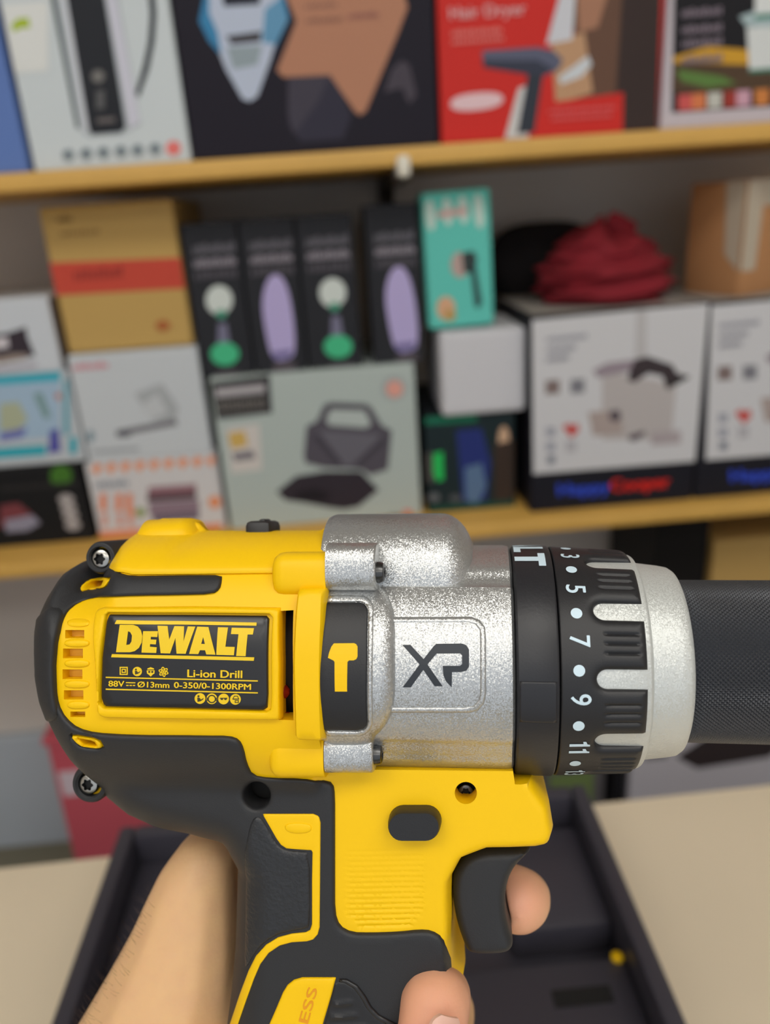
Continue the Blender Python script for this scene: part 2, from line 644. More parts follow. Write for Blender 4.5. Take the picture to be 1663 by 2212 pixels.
sp = [(ink(50, 48, 63), [(622, 168), (720, 160), (760, 250), (740, 300), (650, 306), (624, 270)]),
      (ink(66, 62, 74), [(622, 168), (712, 162), (690, 215), (636, 290), (622, 250)]),
      (ink(72, 66, 76), [(868, 130), (884, 140), (900, 205), (884, 225), (868, 190), (830, 200), (846, 150)]),
      (ink(60, 132, 178), [(445, -30), (608, -30), (624, 40), (590, 110), (470, 112), (430, 46)]),
      (ink(186, 196, 216), [(452, -30), (604, -30), (604, 60), (584, 130), (556, 208), (540, 219), (524, 214), (488, 150), (452, 60)]),
      (ink(60, 132, 178), [(430, 46), (448, 20), (470, 70), (478, 118), (452, 90)]),
      (ink(100, 152, 188), [(572, 20), (606, -5), (622, 44), (594, 96), (566, 92)]),
      (ink(66, 64, 68), [(488, 78), (566, 68), (562, 90), (500, 96)]),
      (ink(44, 46, 58), [(476, -30), (568, -30), (560, 10), (484, 14)]),
      (ink(148, 162, 170), [(490, 102), (566, 98), (556, 140), (504, 150)]),
      (ink(180, 128, 102), [(608, -30), (868, -30), (880, 16), (860, 70), (790, 240), (777, 249), (766, 240), (712, 162), (612, 167), (598, 152), (640, 46)])]
sp += glyphs(ink(140, 98, 84), 660, 8, 730, 12, 7) + glyphs(ink(140, 98, 84), 662, 40, 740, 12, 8) + glyphs(ink(146, 94, 88), 752, 30, 820, 12, 7)
carton('appliance_box', 'dark carton with a peach star and a white appliance print, on the upper shelf', 'box', (397, 200), (944, 200), 0.30, YU, ZU, 0.20,
       dk, sp, group='boxes on the upper shelf')
red, brn = ink(205, 46, 40), ink(58, 46, 44)
rp = [(brn, [(1318, -30), (1428, -30), (1425, 290), (1318, 290)]), (ink(104, 76, 62), [(1238, -30), (1345, -30), (1330, 200), (1240, 220)]),
      (ink(168, 122, 98), [(1246, -30), (1318, -30), (1290, 60), (1250, 70)]),
      (ink(190, 150, 116), [(1190, 90), (1262, 70), (1280, 200), (1200, 226)]),
      (ink(206, 208, 216), [(1214, -30), (1244, -30), (1236, 86), (1180, 96)]),
      (ink(204, 210, 216), [(1205, 168), (1270, 120), (1278, 140), (1255, 166), (1212, 182)]),
      (ink(206, 206, 206), [(1120, 190), (1150, 182), (1140, 300), (1090, 300)]),
      (red, [(1154, 226), (1346, 200), (1344, 300), (1140, 300)]),
      (ink(92, 96, 118), [(1041, 110), (1160, 102), (1196, 110), (1216, 130), (1204, 152), (1168, 166), (1132, 160), (1044, 146)]),
      (ink(58, 62, 78), [(1042, 130), (1160, 130), (1196, 150), (1168, 166), (1132, 160), (1044, 146)]),
      (ink(52, 58, 68), [(1140, 160), (1172, 164), (1154, 286), (1116, 290)]),
      (ink(228, 196, 202), [tuple(p) for p in chaikin([(973, 206), (1086, 196), (1086, 232), (973, 244)], 2)])]
rp += glyphs(ink(226, 130, 124), 975, 66, 1086, 12, 13) + glyphs(ink(226, 130, 124), 975, 86, 1090, 10, 13)
rp += glyphs(ink(226, 110, 112), 1184, 238, 1330, 7, 16) + glyphs(ink(226, 110, 112), 1190, 254, 1320, 7, 15)
wd = word('Hair Dryer', ink(224, 168, 170), (972, 42), (1136, 31), 27, YU, 0.03)
wd.xc = (onY(950, 200, YU)[0] + onY(1424, 200, YU)[0]) / 2; wd.zb = ZU
carton('hair_dryer_box', 'red carton printed with a hair dryer, on the upper shelf', 'box', (950, 200), (1424, 200), 0.30, YU, ZU, 0.20, red, rp,
       group='boxes on the upper shelf', extra=wd)
bp_ = [(BLACKP, [(1456, -30), (1900, -60), (1900, 215), (1450, 244)]),
       (ink(84, 66, 50), [(1452, 138), (1900, 108), (1900, 215), (1450, 200)]),
       (ink(206, 156, 50), [(1452, 124), (1530, 100), (1620, 108), (1620, 140), (1456, 136)]), (ink(94, 128, 66), [(1462, 150), (1560, 165), (1590, 180), (1530, 190), (1470, 175)]),
       (ink(216, 220, 220), [(1612, 60), (1700, 54), (1694, 150), (1618, 156)]), (ink(170, 190, 194), [(1596, 36), (1640, 20), (1700, 20), (1690, 58), (1612, 58)]),
       (ink(222, 226, 226), q4(1630, -30, 1690, 30)), (ink(66, 130, 110), q4(1630, 32, 1694, 42)), (ink(66, 130, 110), q4(1618, 150, 1694, 158))]
for i, (x, c) in enumerate(((1464, (204, 90, 88)), (1494, (214, 124, 80)), (1528, (196, 196, 188)), (1562, (158, 60, 52)), (1590, (206, 160, 178)), (1630, (206, 130, 70)), (1670, (190, 90, 60)))):
    bp_.append((ink(*c), q4(x, 205 - 0.07 * (x - 1464), x + 30, 240 - 0.07 * (x - 1464))))
for y in (20, 56, 86, 122):
    bp_ += glyphs(ink(132, 120, 132), 1472, y, 1560, 18, 9)
carton('blender_box', 'black carton with white side edge and food prints, right end of the upper shelf', 'box', (1430, 200), (1900, 200), 0.30, YU, ZU, 0.20,
       ink(196, 188, 196), bp_, group='boxes on the upper shelf')

# lower shelf, first stack from the left ------------------------------------
YA = 0.962
gA = 'boxes on the lower shelf'
p = [(ink(24, 24, 26), q4(-100, 1030, 176, 1178)), (ink(66, 112, 40), disc(132, 1028, 24)), (ink(44, 42, 42), q4(0, 1052, 170, 1060)),
     (ink(118, 60, 66), [(0, 1092), (40, 1086), (80, 1120), (60, 1136), (0, 1140)]), (ink(140, 138, 156), [(10, 1124), (70, 1112), (88, 1130), (60, 1146), (14, 1150)])]
for k, yy in enumerate((1078, 1096, 1114, 1134)):
    p += [(ink(168, 162, 162), disc(143 + k * 5, yy, 17, 11))]
o, z = carton('appliance_box', 'black carton with a green spot, bottom of the leftmost stack on the lower shelf', 'box', (-240, 1100), (188, 1085), (80, 1004), YA, ZL, 0.22,
              ink(28, 28, 30), p, group=gA)
p = [(ink(48, 168, 190), q4(-100, 815, 130, 838)), (ink(160, 184, 206), q4(-100, 838, 130, 960)), (ink(170, 176, 150), [(0, 872), (40, 868), (60, 905), (40, 930), (0, 930)]),
     (ink(110, 116, 176), [(0, 935), (60, 922), (50, 944), (0, 954)]), (ink(120, 150, 150), [(72, 850), (90, 848), (110, 900), (96, 905)]),
     (ink(84, 84, 160), [(108, 930), (126, 925), (132, 975), (104, 980)]), (ink(42, 164, 182), q4(-60, 972, 100, 994)), (ink(190, 120, 108), disc(126, 856, 7)),
     (ink(42, 164, 182), q4(150, 945, 166, 980)), (ink(84, 160, 180), q4(138, 820, 150, 940))]
o, z = carton('appliance_box', 'pale blue and cyan carton, middle of the leftmost stack on the lower shelf', 'box', (-240, 900), (168, 905), (60, 806), YA, z, 0.20,
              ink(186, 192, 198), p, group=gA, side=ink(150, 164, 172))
p = [(ink(56, 48, 56), [(-60, 730), (20, 718), (56, 706), (60, 730), (76, 768), (20, 780), (-60, 788)]), (ink(206, 200, 206), [(-30, 732), (16, 728), (20, 750), (-30, 758)]),
     (ink(150, 136, 128), [(-30, 776), (30, 764), (60, 764), (60, 774), (0, 786)]), (ink(170, 166, 178), q4(-30, 796, 80, 806, -0.12))]
carton('iron_box', 'white carton printed with a clothes iron, top of the leftmost lower shelf stack', 'box', (-240, 740), (114, 700), (50, 642), YA, z, 0.19,
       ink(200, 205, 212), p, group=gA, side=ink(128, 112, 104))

# second stack ---------------------------------------------------------
p = []
for k in range(9):
    x = 196 + k * 31
    p.append((ink(228, 148, 108), [(x, 1014 - .07 * (x - 196)), (x + 12, 1000 - .07 * (x - 196)), (x + 26, 1006 - .07 * (x - 196)), (x + 14, 1026 - .07 * (x - 196))]))
p += [(ink(150, 112, 122), q4(320, 1052, 424, 1068)), (ink(90, 66, 74), q4(318, 1068, 424, 1084)), (ink(140, 120, 134), q4(322, 1086, 430, 1112)), (ink(110, 98, 116), q4(330, 1112, 430, 1128)),
      (ink(130, 150, 76), disc(304, 1106, 10)), (ink(226, 150, 110), disc(284, 1108, 9)), (ink(226, 150, 110), disc(464, 1084, 14)), (ink(226, 140, 100), q4(210, 1148, 480, 1165))]
p += glyphs(ink(140, 148, 160), 206, 1040, 280, 14, 7)
for x in (216, 250, 272):
    p += [(ink(226, 140, 106), q4(x, 1066, x + 14, 1104)), (ink(214, 158, 146), q4(x + 4, 1110, x + 16, 1136))]
o, z = carton('appliance_box', 'white carton with orange triangles, bottom of the stack under the tan carton', 'box', (196, 1070), (478, 1060), (330, 989), YA, ZL, 0.22,
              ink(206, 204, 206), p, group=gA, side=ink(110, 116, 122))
p = [(ink(168, 172, 176), [(290, 850), (350, 828), (386, 880), (380, 905), (330, 910)]), (ink(192, 196, 200), [(300, 880), (340, 850), (362, 890), (330, 905)]),
     (ink(118, 116, 122), [(250, 930), (300, 920), (380, 905), (384, 918), (300, 934), (252, 944)]), (ink(92, 92, 100), disc(268, 936, 16, 8)), (ink(126, 146, 158), disc(196, 942, 8, 14)),
     (ink(158, 162, 168), q4(200, 972, 300, 980))]
p += glyphs(ink(206, 128, 140), 158, 786, 236, 14, 7)
o, z = carton('appliance_box', 'plain white carton with faint grey print, right under the tan carton', 'box', (165, 870), (443, 870), (300, 757), YA, z, 0.21,
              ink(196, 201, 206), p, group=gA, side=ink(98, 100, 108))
p = [(ink(196, 74, 58), [(90, 569), (402, 556), (410, 622), (100, 640)])]
p += glyphs(ink(150, 54, 46), 160, 582, 268, 24, 9) + glyphs(ink(110, 84, 40), 124, 468, 158, 12, 4) + glyphs(ink(150, 118, 66), 132, 500, 216, 10, 9) + [(ink(170, 100, 56), disc(352, 703, 16, 12))]
carton('tan_box', 'tall tan carton with a red band, on the white carton with faint print', 'box', (112, 600), (396, 590), (250, 436), YA + 0.01, z, 0.20,
       ink(190, 156, 92), p, group=gA, bev=0.005)

# sandwich maker box and the four bottle boxes on it -----------------------
YC = 0.955
dg_ = ink(84, 80, 90)
p = [(ink(52, 50, 54), [(455, 826), (582, 806), (588, 892), (470, 906)]), (ink(176, 172, 176), q4(466, 840, 572, 858, -0.1)),
     (ink(206, 200, 196), [(488, 924), (560, 916), (566, 1014), (500, 1022)]), (ink(204, 170, 96), [(492, 936), (528, 930), (536, 962), (500, 970)]), (ink(120, 116, 124), [(500, 980), (546, 972), (552, 990), (508, 996)]),
     (ink(160, 166, 168), disc(851, 838, 26)), (ink(222, 160, 146), disc(852, 840, 18)),
     (dg_, [(700, 875), (712, 869), (790, 872), (802, 880), (824, 918), (846, 930), (838, 1014), (800, 1026), (780, 1014), (700, 1010), (660, 1000), (656, 985), (662, 920), (684, 910)]),
     (ink(178, 188, 186), [(714, 884), (788, 886), (802, 916), (790, 924), (712, 918), (704, 908)]),
     (ink(104, 102, 112), [(690, 930), (820, 938), (816, 960), (760, 1006), (742, 1006), (680, 950)]),
     (ink(68, 64, 74), [(676, 944), (690, 936), (740, 1000), (728, 1004)]), (ink(68, 64, 74), [(824, 944), (832, 956), (776, 1006), (764, 1002)]),
     (ink(52, 46, 54), [(598, 1062), (640, 1028), (700, 1018), (780, 1018), (818, 1058), (774, 1094), (742, 1100), (712, 1096), (660, 1086), (616, 1080)]),
     (ink(36, 32, 38), [(640, 1062), (680, 1054), (720, 1070), (690, 1084), (640, 1078)]), (ink(210, 110, 90), disc(880, 1106, 10, 6)), (ink(60, 56, 60), q4(838, 1112, 866, 1120))]
p += glyphs(ink(124, 120, 114), 468, 866, 574, 10, 12) + glyphs(ink(124, 120, 114), 470, 882, 576, 8, 12)
o, z = carton('sandwich_maker_box', 'pale grey green carton printed with an open sandwich maker', 'box', (478, 1000), (905, 1000), (690, 800), YC, ZL, 0.23,
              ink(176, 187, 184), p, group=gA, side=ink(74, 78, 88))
YB = 0.968
edges = [(405, 523), (527, 645), (649, 768), (796, 908)]
tops = [(465, 479), (590, 471), (710, 463), (850, 440)]
labs = ['black bottle carton with white and green bottle print, next to the tan carton',
        'black bottle carton with lilac bottle print, second from the tan carton',
        'black bottle carton with white and green bottle print, between the two lilac ones',
        'black bottle carton with lilac bottle print, next to the turquoise carton']
bcx = [(484, 458, 495), (606, 592, 622), (728, 706, 740), (850, 846, 870)]
for k in range(4):
    ya = 612
    x0, x1 = edges[k]
    dy = -0.065 * (x0 - 405)
    w = x1 - x0
    tx = x0 + 10
    tg = ink(112, 108, 118)
    p = glyphs(ink(96, 94, 102), tx + 2, 528 + dy, tx + w * 0.80, 22, 9, gap=0.2) + glyphs(ink(140, 134, 144), tx + 4, 560 + dy, tx + w * 0.82, 18, 10, gap=0.2) + glyphs(ink(88, 84, 92), tx + 6, 586 + dy, tx + w * 0.86, 18, 8, gap=0.35)
    cx = x0 + w * 0.60
    if k % 2 == 0:
        yb = 618 + dy
        p += [(ink(206, 214, 210), disc(cx - 2, yb + 30, 29, 32)),
              (ink(80, 150, 126), disc(cx + 2, yb + 60, 12, 10)), (ink(118, 116, 140), [(cx - 4, yb + 80), (cx + 14, yb + 80), (cx + 22, yb + 128), (cx - 6, yb + 128)]),
              (ink(72, 186, 136), disc(cx + 10, yb + 146, 31, 25))]
    else:
        yb = 608 + dy
        p += [(ink(182, 170, 216), [tuple(r) for r in chaikin([(cx - 18, yb - 6), (cx + 12, yb - 8), (cx + 32, yb + 50), (cx + 42, yb + 158), (cx + 28, yb + 176), (cx - 8, yb + 180), (cx - 22, yb + 130), (cx - 34, yb + 50)], 2)]),
              (ink(120, 112, 160), [(cx - 10, yb + 160), (cx + 34, yb + 154), (cx + 28, yb + 172), (cx - 6, yb + 176)])]
    p += [(ink(92, 84, 92), q4(cx - 6, yb + 184, cx + 40, yb + 204))]
    carton('bottle_box', labs[k], 'box', (x0, 600), (x1, 600), tops[k], YB, z, 0.11, ink(40, 41, 46), p, group='black bottle cartons', side=ink(60, 56, 56), bev=0.0015)

# stack with the turquoise box -------------------------------------------
p = [(ink(30, 44, 48), q4(906, 905, 1110, 1108)), (ink(26, 110, 84), q4(916, 898, 1030, 918)), (ink(40, 52, 116), [(985, 930), (1040, 925), (1060, 1000), (1050, 1080), (1000, 1085)]),
     (ink(90, 116, 150), [(1004, 1010), (1040, 1000), (1050, 1050), (1030, 1090), (1006, 1080)]), (ink(40, 190, 92), [(936, 980), (956, 975), (958, 1036), (944, 1040), (936, 1020)]),
     (ink(90, 88, 86), [(914, 980), (932, 976), (936, 1040), (916, 1044)]), (ink(206, 170, 140), disc(1088, 950, 12, 30)), (ink(60, 48, 42), [(1066, 960), (1110, 950), (1108, 1080), (1068, 1090)]),
     (ink(100, 104, 110), disc(936, 1074, 14, 9)), (ink(80, 84, 90), disc(984, 1076, 14, 8)), (ink(34, 74, 62), q4(916, 1094, 1110, 1112))]
o, z = carton('appliance_box', 'dark carton with blue and green print under the plain white carton', 'box', (921, 1000), (1112, 1000), (1010, 893), 0.955, ZL, 0.20,
              ink(36, 42, 46), p, group=gA)
o, zw = carton('white_box', 'plain white carton under the turquoise carton', 'box', (952, 820), (1137, 790), (1040, 712), 0.945, z, 0.14, ink(204, 204, 210), [], group=gA, bev=0.006)
tc = ink(98, 198, 186)
p = []
for k, (x, h) in enumerate(((925, 62), (962, 56), (996, 56), (1030, 70))):
    p.append((ink(196, 216, 208), [tuple(r) for r in chaikin([(x - 4, 432 - .1 * (x - 925)), (x + 18, 429 - .1 * (x - 925)), (x + 22, 432 + h - .1 * (x - 925)), (x + 2, 436 + h - .1 * (x - 925))], 2)]))
p += [(ink(206, 164, 160), q4(950, 456, 1014, 470, -0.12)), (ink(184, 160, 154), disc(996, 572, 20, 28)), (ink(54, 66, 66), [(1000, 546), (1026, 542), (1034, 560), (1026, 590), (1004, 590)]),
      (ink(46, 64, 66), [(1018, 575), (1030, 570), (1042, 656), (1032, 668), (1026, 660)]), (ink(214, 168, 134), disc(964, 665, 20, 26)), (ink(186, 152, 92), disc(972, 680, 13, 13))]
carton('shower_head_box', 'turquoise carton leaning slightly on the plain white carton', 'box', (922, 570), (1066, 560), (980, 411), 0.957, zw + 0.003, 0.06, tc, p, group=gA, tilt=math.radians(-1.2), bev=0.004)

# two pressure cooker boxes ------------------------------------------------
YP = 0.925
navy = ink(27, 27, 36)


def cooker_print(dx, dy):
    S = lambda pts: [(x + dx, y + dy) for x, y in pts]
    wp = ink(204, 204, 208)
    L = [(wp, [(1149 + dx, 692 + dy), (1536 + dx, 655 + dy), (1502 + dx, 996 + dy), (1152 + dx, 1024 + dy)]),
         (ink(186, 184, 186), S([(1374, 672), (1396, 668), (1396, 770), (1370, 790)])),
         (ink(182, 176, 176), S([(1300, 800), (1460, 830), (1450, 950), (1300, 950)])),
         (ink(150, 138, 148), S([(1280, 800), (1310, 784), (1376, 776), (1372, 800), (1290, 816)])),
         (ink(62, 54, 58), S([(1360, 800), (1372, 776), (1398, 770), (1452, 788), (1462, 806), (1486, 812), (1440, 840), (1430, 812), (1400, 806), (1370, 826), (1356, 822)])),
         (ink(50, 48, 48), S([(1436, 826), (1486, 810), (1488, 816), (1440, 842)])),
         (ink(170, 156, 152), S([(1270, 890), (1340, 884), (1346, 936), (1280, 942)])), (ink(90, 82, 90), S(disc(1328, 898, 13))),
         (ink(96, 86, 92), S([(1358, 940), (1390, 930), (1394, 938), (1368, 954), (1358, 950)])), (ink(170, 160, 164), S(q4(1406, 934, 1470, 962))),
         (ink(196, 84, 80), S([(1214, 922), (1226, 914), (1236, 918), (1248, 914), (1250, 930), (1234, 946)])),
         (ink(128, 112, 110), S(q4(1178, 822, 1208, 852))), (ink(126, 126, 134), S(q4(1232, 820, 1262, 850))),
         (ink(150, 152, 166), S(q4(1180, 924, 1198, 942))), (ink(150, 152, 166), S(q4(1180, 956, 1198, 974))), (ink(120, 124, 138), S(q4(1182, 984, 1198, 1002))), (ink(178, 176, 182), S(q4(1222, 952, 1244, 976)))]
    for y, n, x1 in ((728, 12, 1268), (750, 10, 1244), (770, 7, 1230)):
        L += glyphs(ink(146, 146, 158), 1180 + dx, y + dy, x1 + dx, 11, n, -0.1)
    return L


for k, (dx, dy, lab) in enumerate(((0, 0, 'white and black carton printed with a pressure cooker, under the maroon cloth'),
                                   (372, -30, 'white and black carton with cooker print, right end of the lower shelf'))):
    L_, R_ = (1146 + dx, 880 + dy), (1516 + dx, 840 + dy)
    xc = (onY(L_[0], L_[1], YP)[0] + onY(R_[0], R_[1], YP)[0]) / 2
    w1 = word('Happy', ink(48, 72, 186), (1206 + dx, 1070 + dy), (1316 + dx, 1062 + dy), 26, YP, 0.07)
    w2 = word('Cooper', ink(206, 40, 34), (1320 + dx, 1061 + dy), (1446 + dx, 1051 + dy), 26, YP, 0.07)
    for w_ in (w1, w2): w_.xc, w_.zb = xc, ZL
    ex = (lambda b, a, c, h, w1=w1, w2=w2: (w1(b, a, c, h), w2(b, a, c, h))) if k == 0 else (lambda b, a, c, h, w1=w1: w1(b, a, c, h))
    if k == 1:
        w2s = word('Cooper', ink(206, 40, 34), (1320 + dx, 1061 + dy), (1446 + dx, 1051 + dy), 26, YP, 0.07); w2s.xc, w2s.zb = xc, ZL
        ex = (lambda b, a, c, h, w1=w1, w2=w2s: (w1(b, a, c, h), w2(b, a, c, h)))
    o, zp = carton('pressure_cooker_box', lab, 'box', L_, R_, (1340, 668), YP, ZL, 0.22, navy, cooker_print(dx, dy), group='pressure cooker cartons', extra=ex, topc=ink(170, 166, 160), bev=0.004)

# maroon cloth heap on the first cooker box ----------------------------------
a = onY(1175, 650, YP + 0.05); b_ = onY(1448, 630, YP + 0.05); tcl = onY(1310, 488, YP + 0.09)
W_ = b_[0] - a[0]; H_ = tcl[2] - zp
bm = bmesh.new()
bmesh.ops.create_uvsphere(bm, u_segments=96, v_segments=60, radius=1.0)
for v in bm.verts:
    x, y, z_ = v.co
    az = math.atan2(y, x)
    t = (z_ + 1) / 2
    zz = max(z_, -0.55)
    prof = 1.0 - 0.42 * max(0, zz) ** 1.4
    fold = 0.10 * math.sin(13 * zz + 2.2 * math.sin(1.7 * az + 0.6) + 1.5 * math.sin(3.1 * az)) + 0.05 * math.sin(29 * zz + 3 * math.sin(2.3 * az + 1))
    r = math.sqrt(max(0, 1 - zz * zz)) ** 0.55 * prof * (1 + fold)
    lump = 0.12 * math.sin(2 * az + 0.5) + 0.07 * math.sin(5 * az)
    v.co = (W_ / 2 * r * math.cos(az) * 1.02, 0.085 * r * math.sin(az), (zz + 0.55) / 1.55 * H_ * (1 + lump * max(0, zz)))
me = bpy.data.meshes.new('folded_cloth'); bm.to_mesh(me); bm.free()
me.materials.append(M_CLOTH)
me.polygons.foreach_set('use_smooth', [True] * len(me.polygons))
o = bpy.data.objects.new('folded_cloth', me); COL.objects.link(o)
o.location = ((a[0] + b_[0]) / 2 + 0.012, YP + 0.105, zp)
tag(o, 'crumpled maroon cloth heaped on a pressure cooker carton', 'cloth')
# dark bag behind it
bm = bmesh.new(); bmesh.ops.create_uvsphere(bm, u_segments=40, v_segments=24, radius=1.0)
for v in bm.verts:
    x, y, z_ = v.co
    z_ = max(z_, -0.5)
    az = math.atan2(y, x); r = math.sqrt(max(0, 1 - z_ * z_)) ** 0.6 * (1 + 0.06 * math.sin(7 * az + 4 * z_))
    v.co = (0.085 * r * math.cos(az), 0.05 * r * math.sin(az), (z_ + 0.5) / 1.5 * 0.098)
me = bpy.data.meshes.new('cloth_bag'); bm.to_mesh(me); bm.free()
me.materials.append(mat('black_fabric', rgb(28, 22, 24), 0.9, noise=(40, 0.2)))
me.polygons.foreach_set('use_smooth', [True] * len(me.polygons))
o = bpy.data.objects.new('cloth_bag', me); COL.objects.link(o)
xb = onY(1185, 640, YP + 0.17)
o.location = (xb[0] + 0.012, Y_WALL - 0.056, zp)
tag(o, 'black cloth bundle behind the maroon cloth heap', 'cloth')

# taped cardboard box on the cooker boxes ----------------------------------
cb = onY(1592, 640, YP + 0.03); ctop = onY(1610, 388, YP + 0.03)[2] - zp
r = empty('cardboard_box', (cb[0], cb[1], zp), 'brown cardboard box with clear tape, on the pressure cooker cartons', 'box')
r.rotation_euler = (0, 0, math.radians(24))
b = MB(); b.box(0, 0.26, 0, 0.085, 0, ctop, M_CARD, bev=0.003); b.build('carton', r, smooth=True)
b = MB()
b.add([(0.001, -0.0008, 0.03), (0.026, -0.0008, 0.03), (0.030, -0.0008, ctop - 0.001), (0.0, -0.0008, ctop - 0.001)], [(0, 1, 2, 3)], M_TAPE)
b.add([(-0.0008, 0.002, 0.03), (-0.0008, 0.024, 0.05), (-0.0008, 0.03, ctop - 0.001), (-0.0008, 0.002, ctop - 0.001)], [(0, 1, 2, 3)], M_TAPE)
b.add([(0.03, -0.0009, ctop - 0.03), (0.25, -0.0009, ctop - 0.03), (0.25, -0.0009, ctop - 0.001), (0.03, -0.0009, ctop - 0.001)], [(0, 1, 2, 3)], M_TAPE)
tag(b.build('tape', r), 'clear packing tape')

# below the lower shelf ----------------------------------------------------
YF = 1.0
xg = onY(1540, 1210, YF)[0]
def floor_stack(x0, x1, y0, y1, z0, z1, m, name, label, cat, prints=(), group=None, bev=0.004):
    b = MB()
    b.box(0, x1 - x0, 0, y1 - y0, 0, z1 - z0, m, bev=bev)
    for k, (pm, pts) in enumerate(prints):
        b.add([(u * (x1 - x0), -0.0004 - 0.0001 * k, w * (z1 - z0)) for u, w in pts], [tuple(range(len(pts)))], pm)
    o = b.build(name); o.location = (x0, y0, z0)
    return tag(o, label, cat, group)


zg0 = 0.445
gz = onY(1580, 1166, YF)[2]
floor_stack(onY(1362, 1650, 0.95)[0], onY(1362, 1650, 0.95)[0] + 0.36, 0.95, 1.19, 0.0, zg0, ink(186, 182, 190), 'appliance_box',
            'light grey carton with a dark printed pan, on the floor behind the table', 'box',
            [(ink(52, 44, 46), [(0.20, 0.66), (0.30, 0.60), (0.62, 0.62), (0.70, 0.70), (0.56, 0.76), (0.46, 0.78), (0.30, 0.72)]), (ink(110, 104, 108), [(0.06, 0.66), (0.16, 0.66), (0.16, 0.70), (0.06, 0.70)])], 'cartons below the shelves')
floor_stack(onY(1352, 1650, 0.95)[0] - 0.018, onY(1352, 1650, 0.95)[0] + 0.000, 0.95, 1.15, 0.0, 0.42, ink(24, 23, 28), 'flat_box',
            'slim black carton standing on the floor beside the light grey carton', 'box', (), 'cartons below the shelves', bev=0.002)
floor_stack(onY(1352, 1650, 0.95)[0] - 0.125, onY(1352, 1650, 0.95)[0] - 0.024, 0.97, 1.17, 0.0, 0.39, ink(96, 92, 94), 'appliance_box',
            'small grey carton with maroon and green print, on the floor behind the black case', 'box',
            [(ink(96, 44, 50), [(0.2, 0.70), (0.8, 0.70), (0.8, 0.92), (0.2, 0.92)]), (ink(110, 128, 78), [(0.1, 0.45), (0.8, 0.45), (0.8, 0.68), (0.1, 0.68)])], 'cartons below the shelves')
floor_stack(xg, xg + 0.30, YF, 1.20, zg0, gz, ink(186, 152, 92), 'tan_box', 'tan carton just under the right end of the lower shelf', 'box', (), 'cartons below the shelves')
floor_stack(xg - 0.085, xg - 0.003, YF + 0.01, 1.20, zg0, gz + 0.03, ink(24, 22, 22), 'flat_box', 'narrow black carton left of the tan carton below the shelf', 'box', (), 'cartons below the shelves')
# pink red bin
pr = empty('storage_bin', (0, 0, 0), 'pinkish red storage bin on the floor beside the black case', 'bin')
YK = 0.98
x0, x1 = onY(128, 1700, YK)[0], onY(300, 1700, YK)[0]
zt = onY(150, 1588, YK)[2]
b = MB()
pk = mat('pink_red_plastic', rgb(196, 84, 98), 0.5)
ring = []
for (s, zz) in ((0.86, 0.0), (1.0, zt)):
    cx_, hw, hd = (x0 + x1) / 2, (x1 - x0) / 2 * s + (0.02 if zz == 0 else 0), 0.085 * s
    ring += [(cx_ - hw, YK, zz), (cx_ + hw, YK, zz), (cx_ + hw, YK + 2 * hd, zz), (cx_ - hw, YK + 2 * hd, zz)]
b.add(ring, [(0, 1, 5, 4), (1, 2, 6, 5), (2, 3, 7, 6), (3, 0, 4, 7), (0, 3, 2, 1)], pk)
b.box(x0 - 0.006, x1 + 0.006, YK - 0.006, YK + 0.176, zt - 0.012, zt, pk, bev=0.003)
b.build('bin_body', pr)
b = MB(); b.box((x0 + x1) / 2 - 0.055, (x0 + x1) / 2 - 0.02, YK - 0.002, YK + 0.004, zt - 0.11, zt - 0.065, ink(206, 190, 200)); tag(b.build('sticker', pr), 'pale sticker')
# grey-white box behind, left
floor_stack(-0.80, onY(128, 1690, 1.215)[0], 1.215, 1.233, 0.0, onY(60, 1590, 1.215)[2], ink(176, 184, 192), 'backing_sheet', 'pale grey flat sheet leaning against the wall at the left', 'sheet', (), None, 0.003)

# ------------------------------------------------------------------ table and the open case on it
ZT = 0.65
e0, e1 = onZ(110, 1862, ZT), onZ(1400, 1722, ZT)
dirx = (e1 - e0) / np.linalg.norm(e1 - e0)
ang = math.atan2(dirx[1], dirx[0])
mid = (e0 + e1) / 2
r = empty('table', (mid[0], mid[1], 0), 'beige laminate table with the open black case on it', 'table')
r.rotation_euler = (0, 0, ang)
b = MB(); b.box(-0.75, 0.75, -0.72, 0.0, ZT - 0.025, ZT, M_TABLE, bev=0.002); b.build('tabletop', r, smooth=True)
for sx in (-0.70, 0.66):
    for sy in (-0.68, -0.06):
        b = MB(); b.box(sx, sx + 0.04, sy, sy + 0.04, 0.0, ZT - 0.025, mat('dark_table_leg', rgb(60, 52, 46), 0.5), bev=0.003); b.build('leg', r, smooth=True)
b = MB(); b.box(-0.68, 0.68, -0.05, -0.035, ZT - 0.11, ZT - 0.025, mat('dark_table_leg', rgb(60, 52, 46), 0.5)); b.build('apron', r)

ZR = ZT + 0.058
ra, rb = onZ(1312, 1800, ZR), onZ(1474, 2190, ZR)
la, lb = onZ(240, 1830, ZR), onZ(112, 2205, ZR)
dr = (ra - rb)[:2]; dl = (la - lb)[:2]
far = onZ(1275, 1690, ZR)
axv = dr / np.linalg.norm(dr) + dl / np.linalg.norm(dl); axv /= np.linalg.norm(axv)
axu = np.array([axv[1], -axv[0]])
uR = float(np.mean([np.dot(ra[:2], axu), np.dot(rb[:2], axu)])); uL = float(np.mean([np.dot(la[:2], axu), np.dot(lb[:2], axu)]))
vF = float(np.dot(far[:2], axv)) + 0.0
w, dpt = uR - uL, 0.30
org = axu * (uL + uR) / 2 + axv * vF
print('CASE', w, vF, math.degrees(math.atan2(axu[1], axu[0])), 'table ang', math.degrees(ang), 'edge', e0, e1)
cr = empty('tool_case', (org[0], org[1], ZT), 'open black moulded tool case lying on the beige table', 'case')
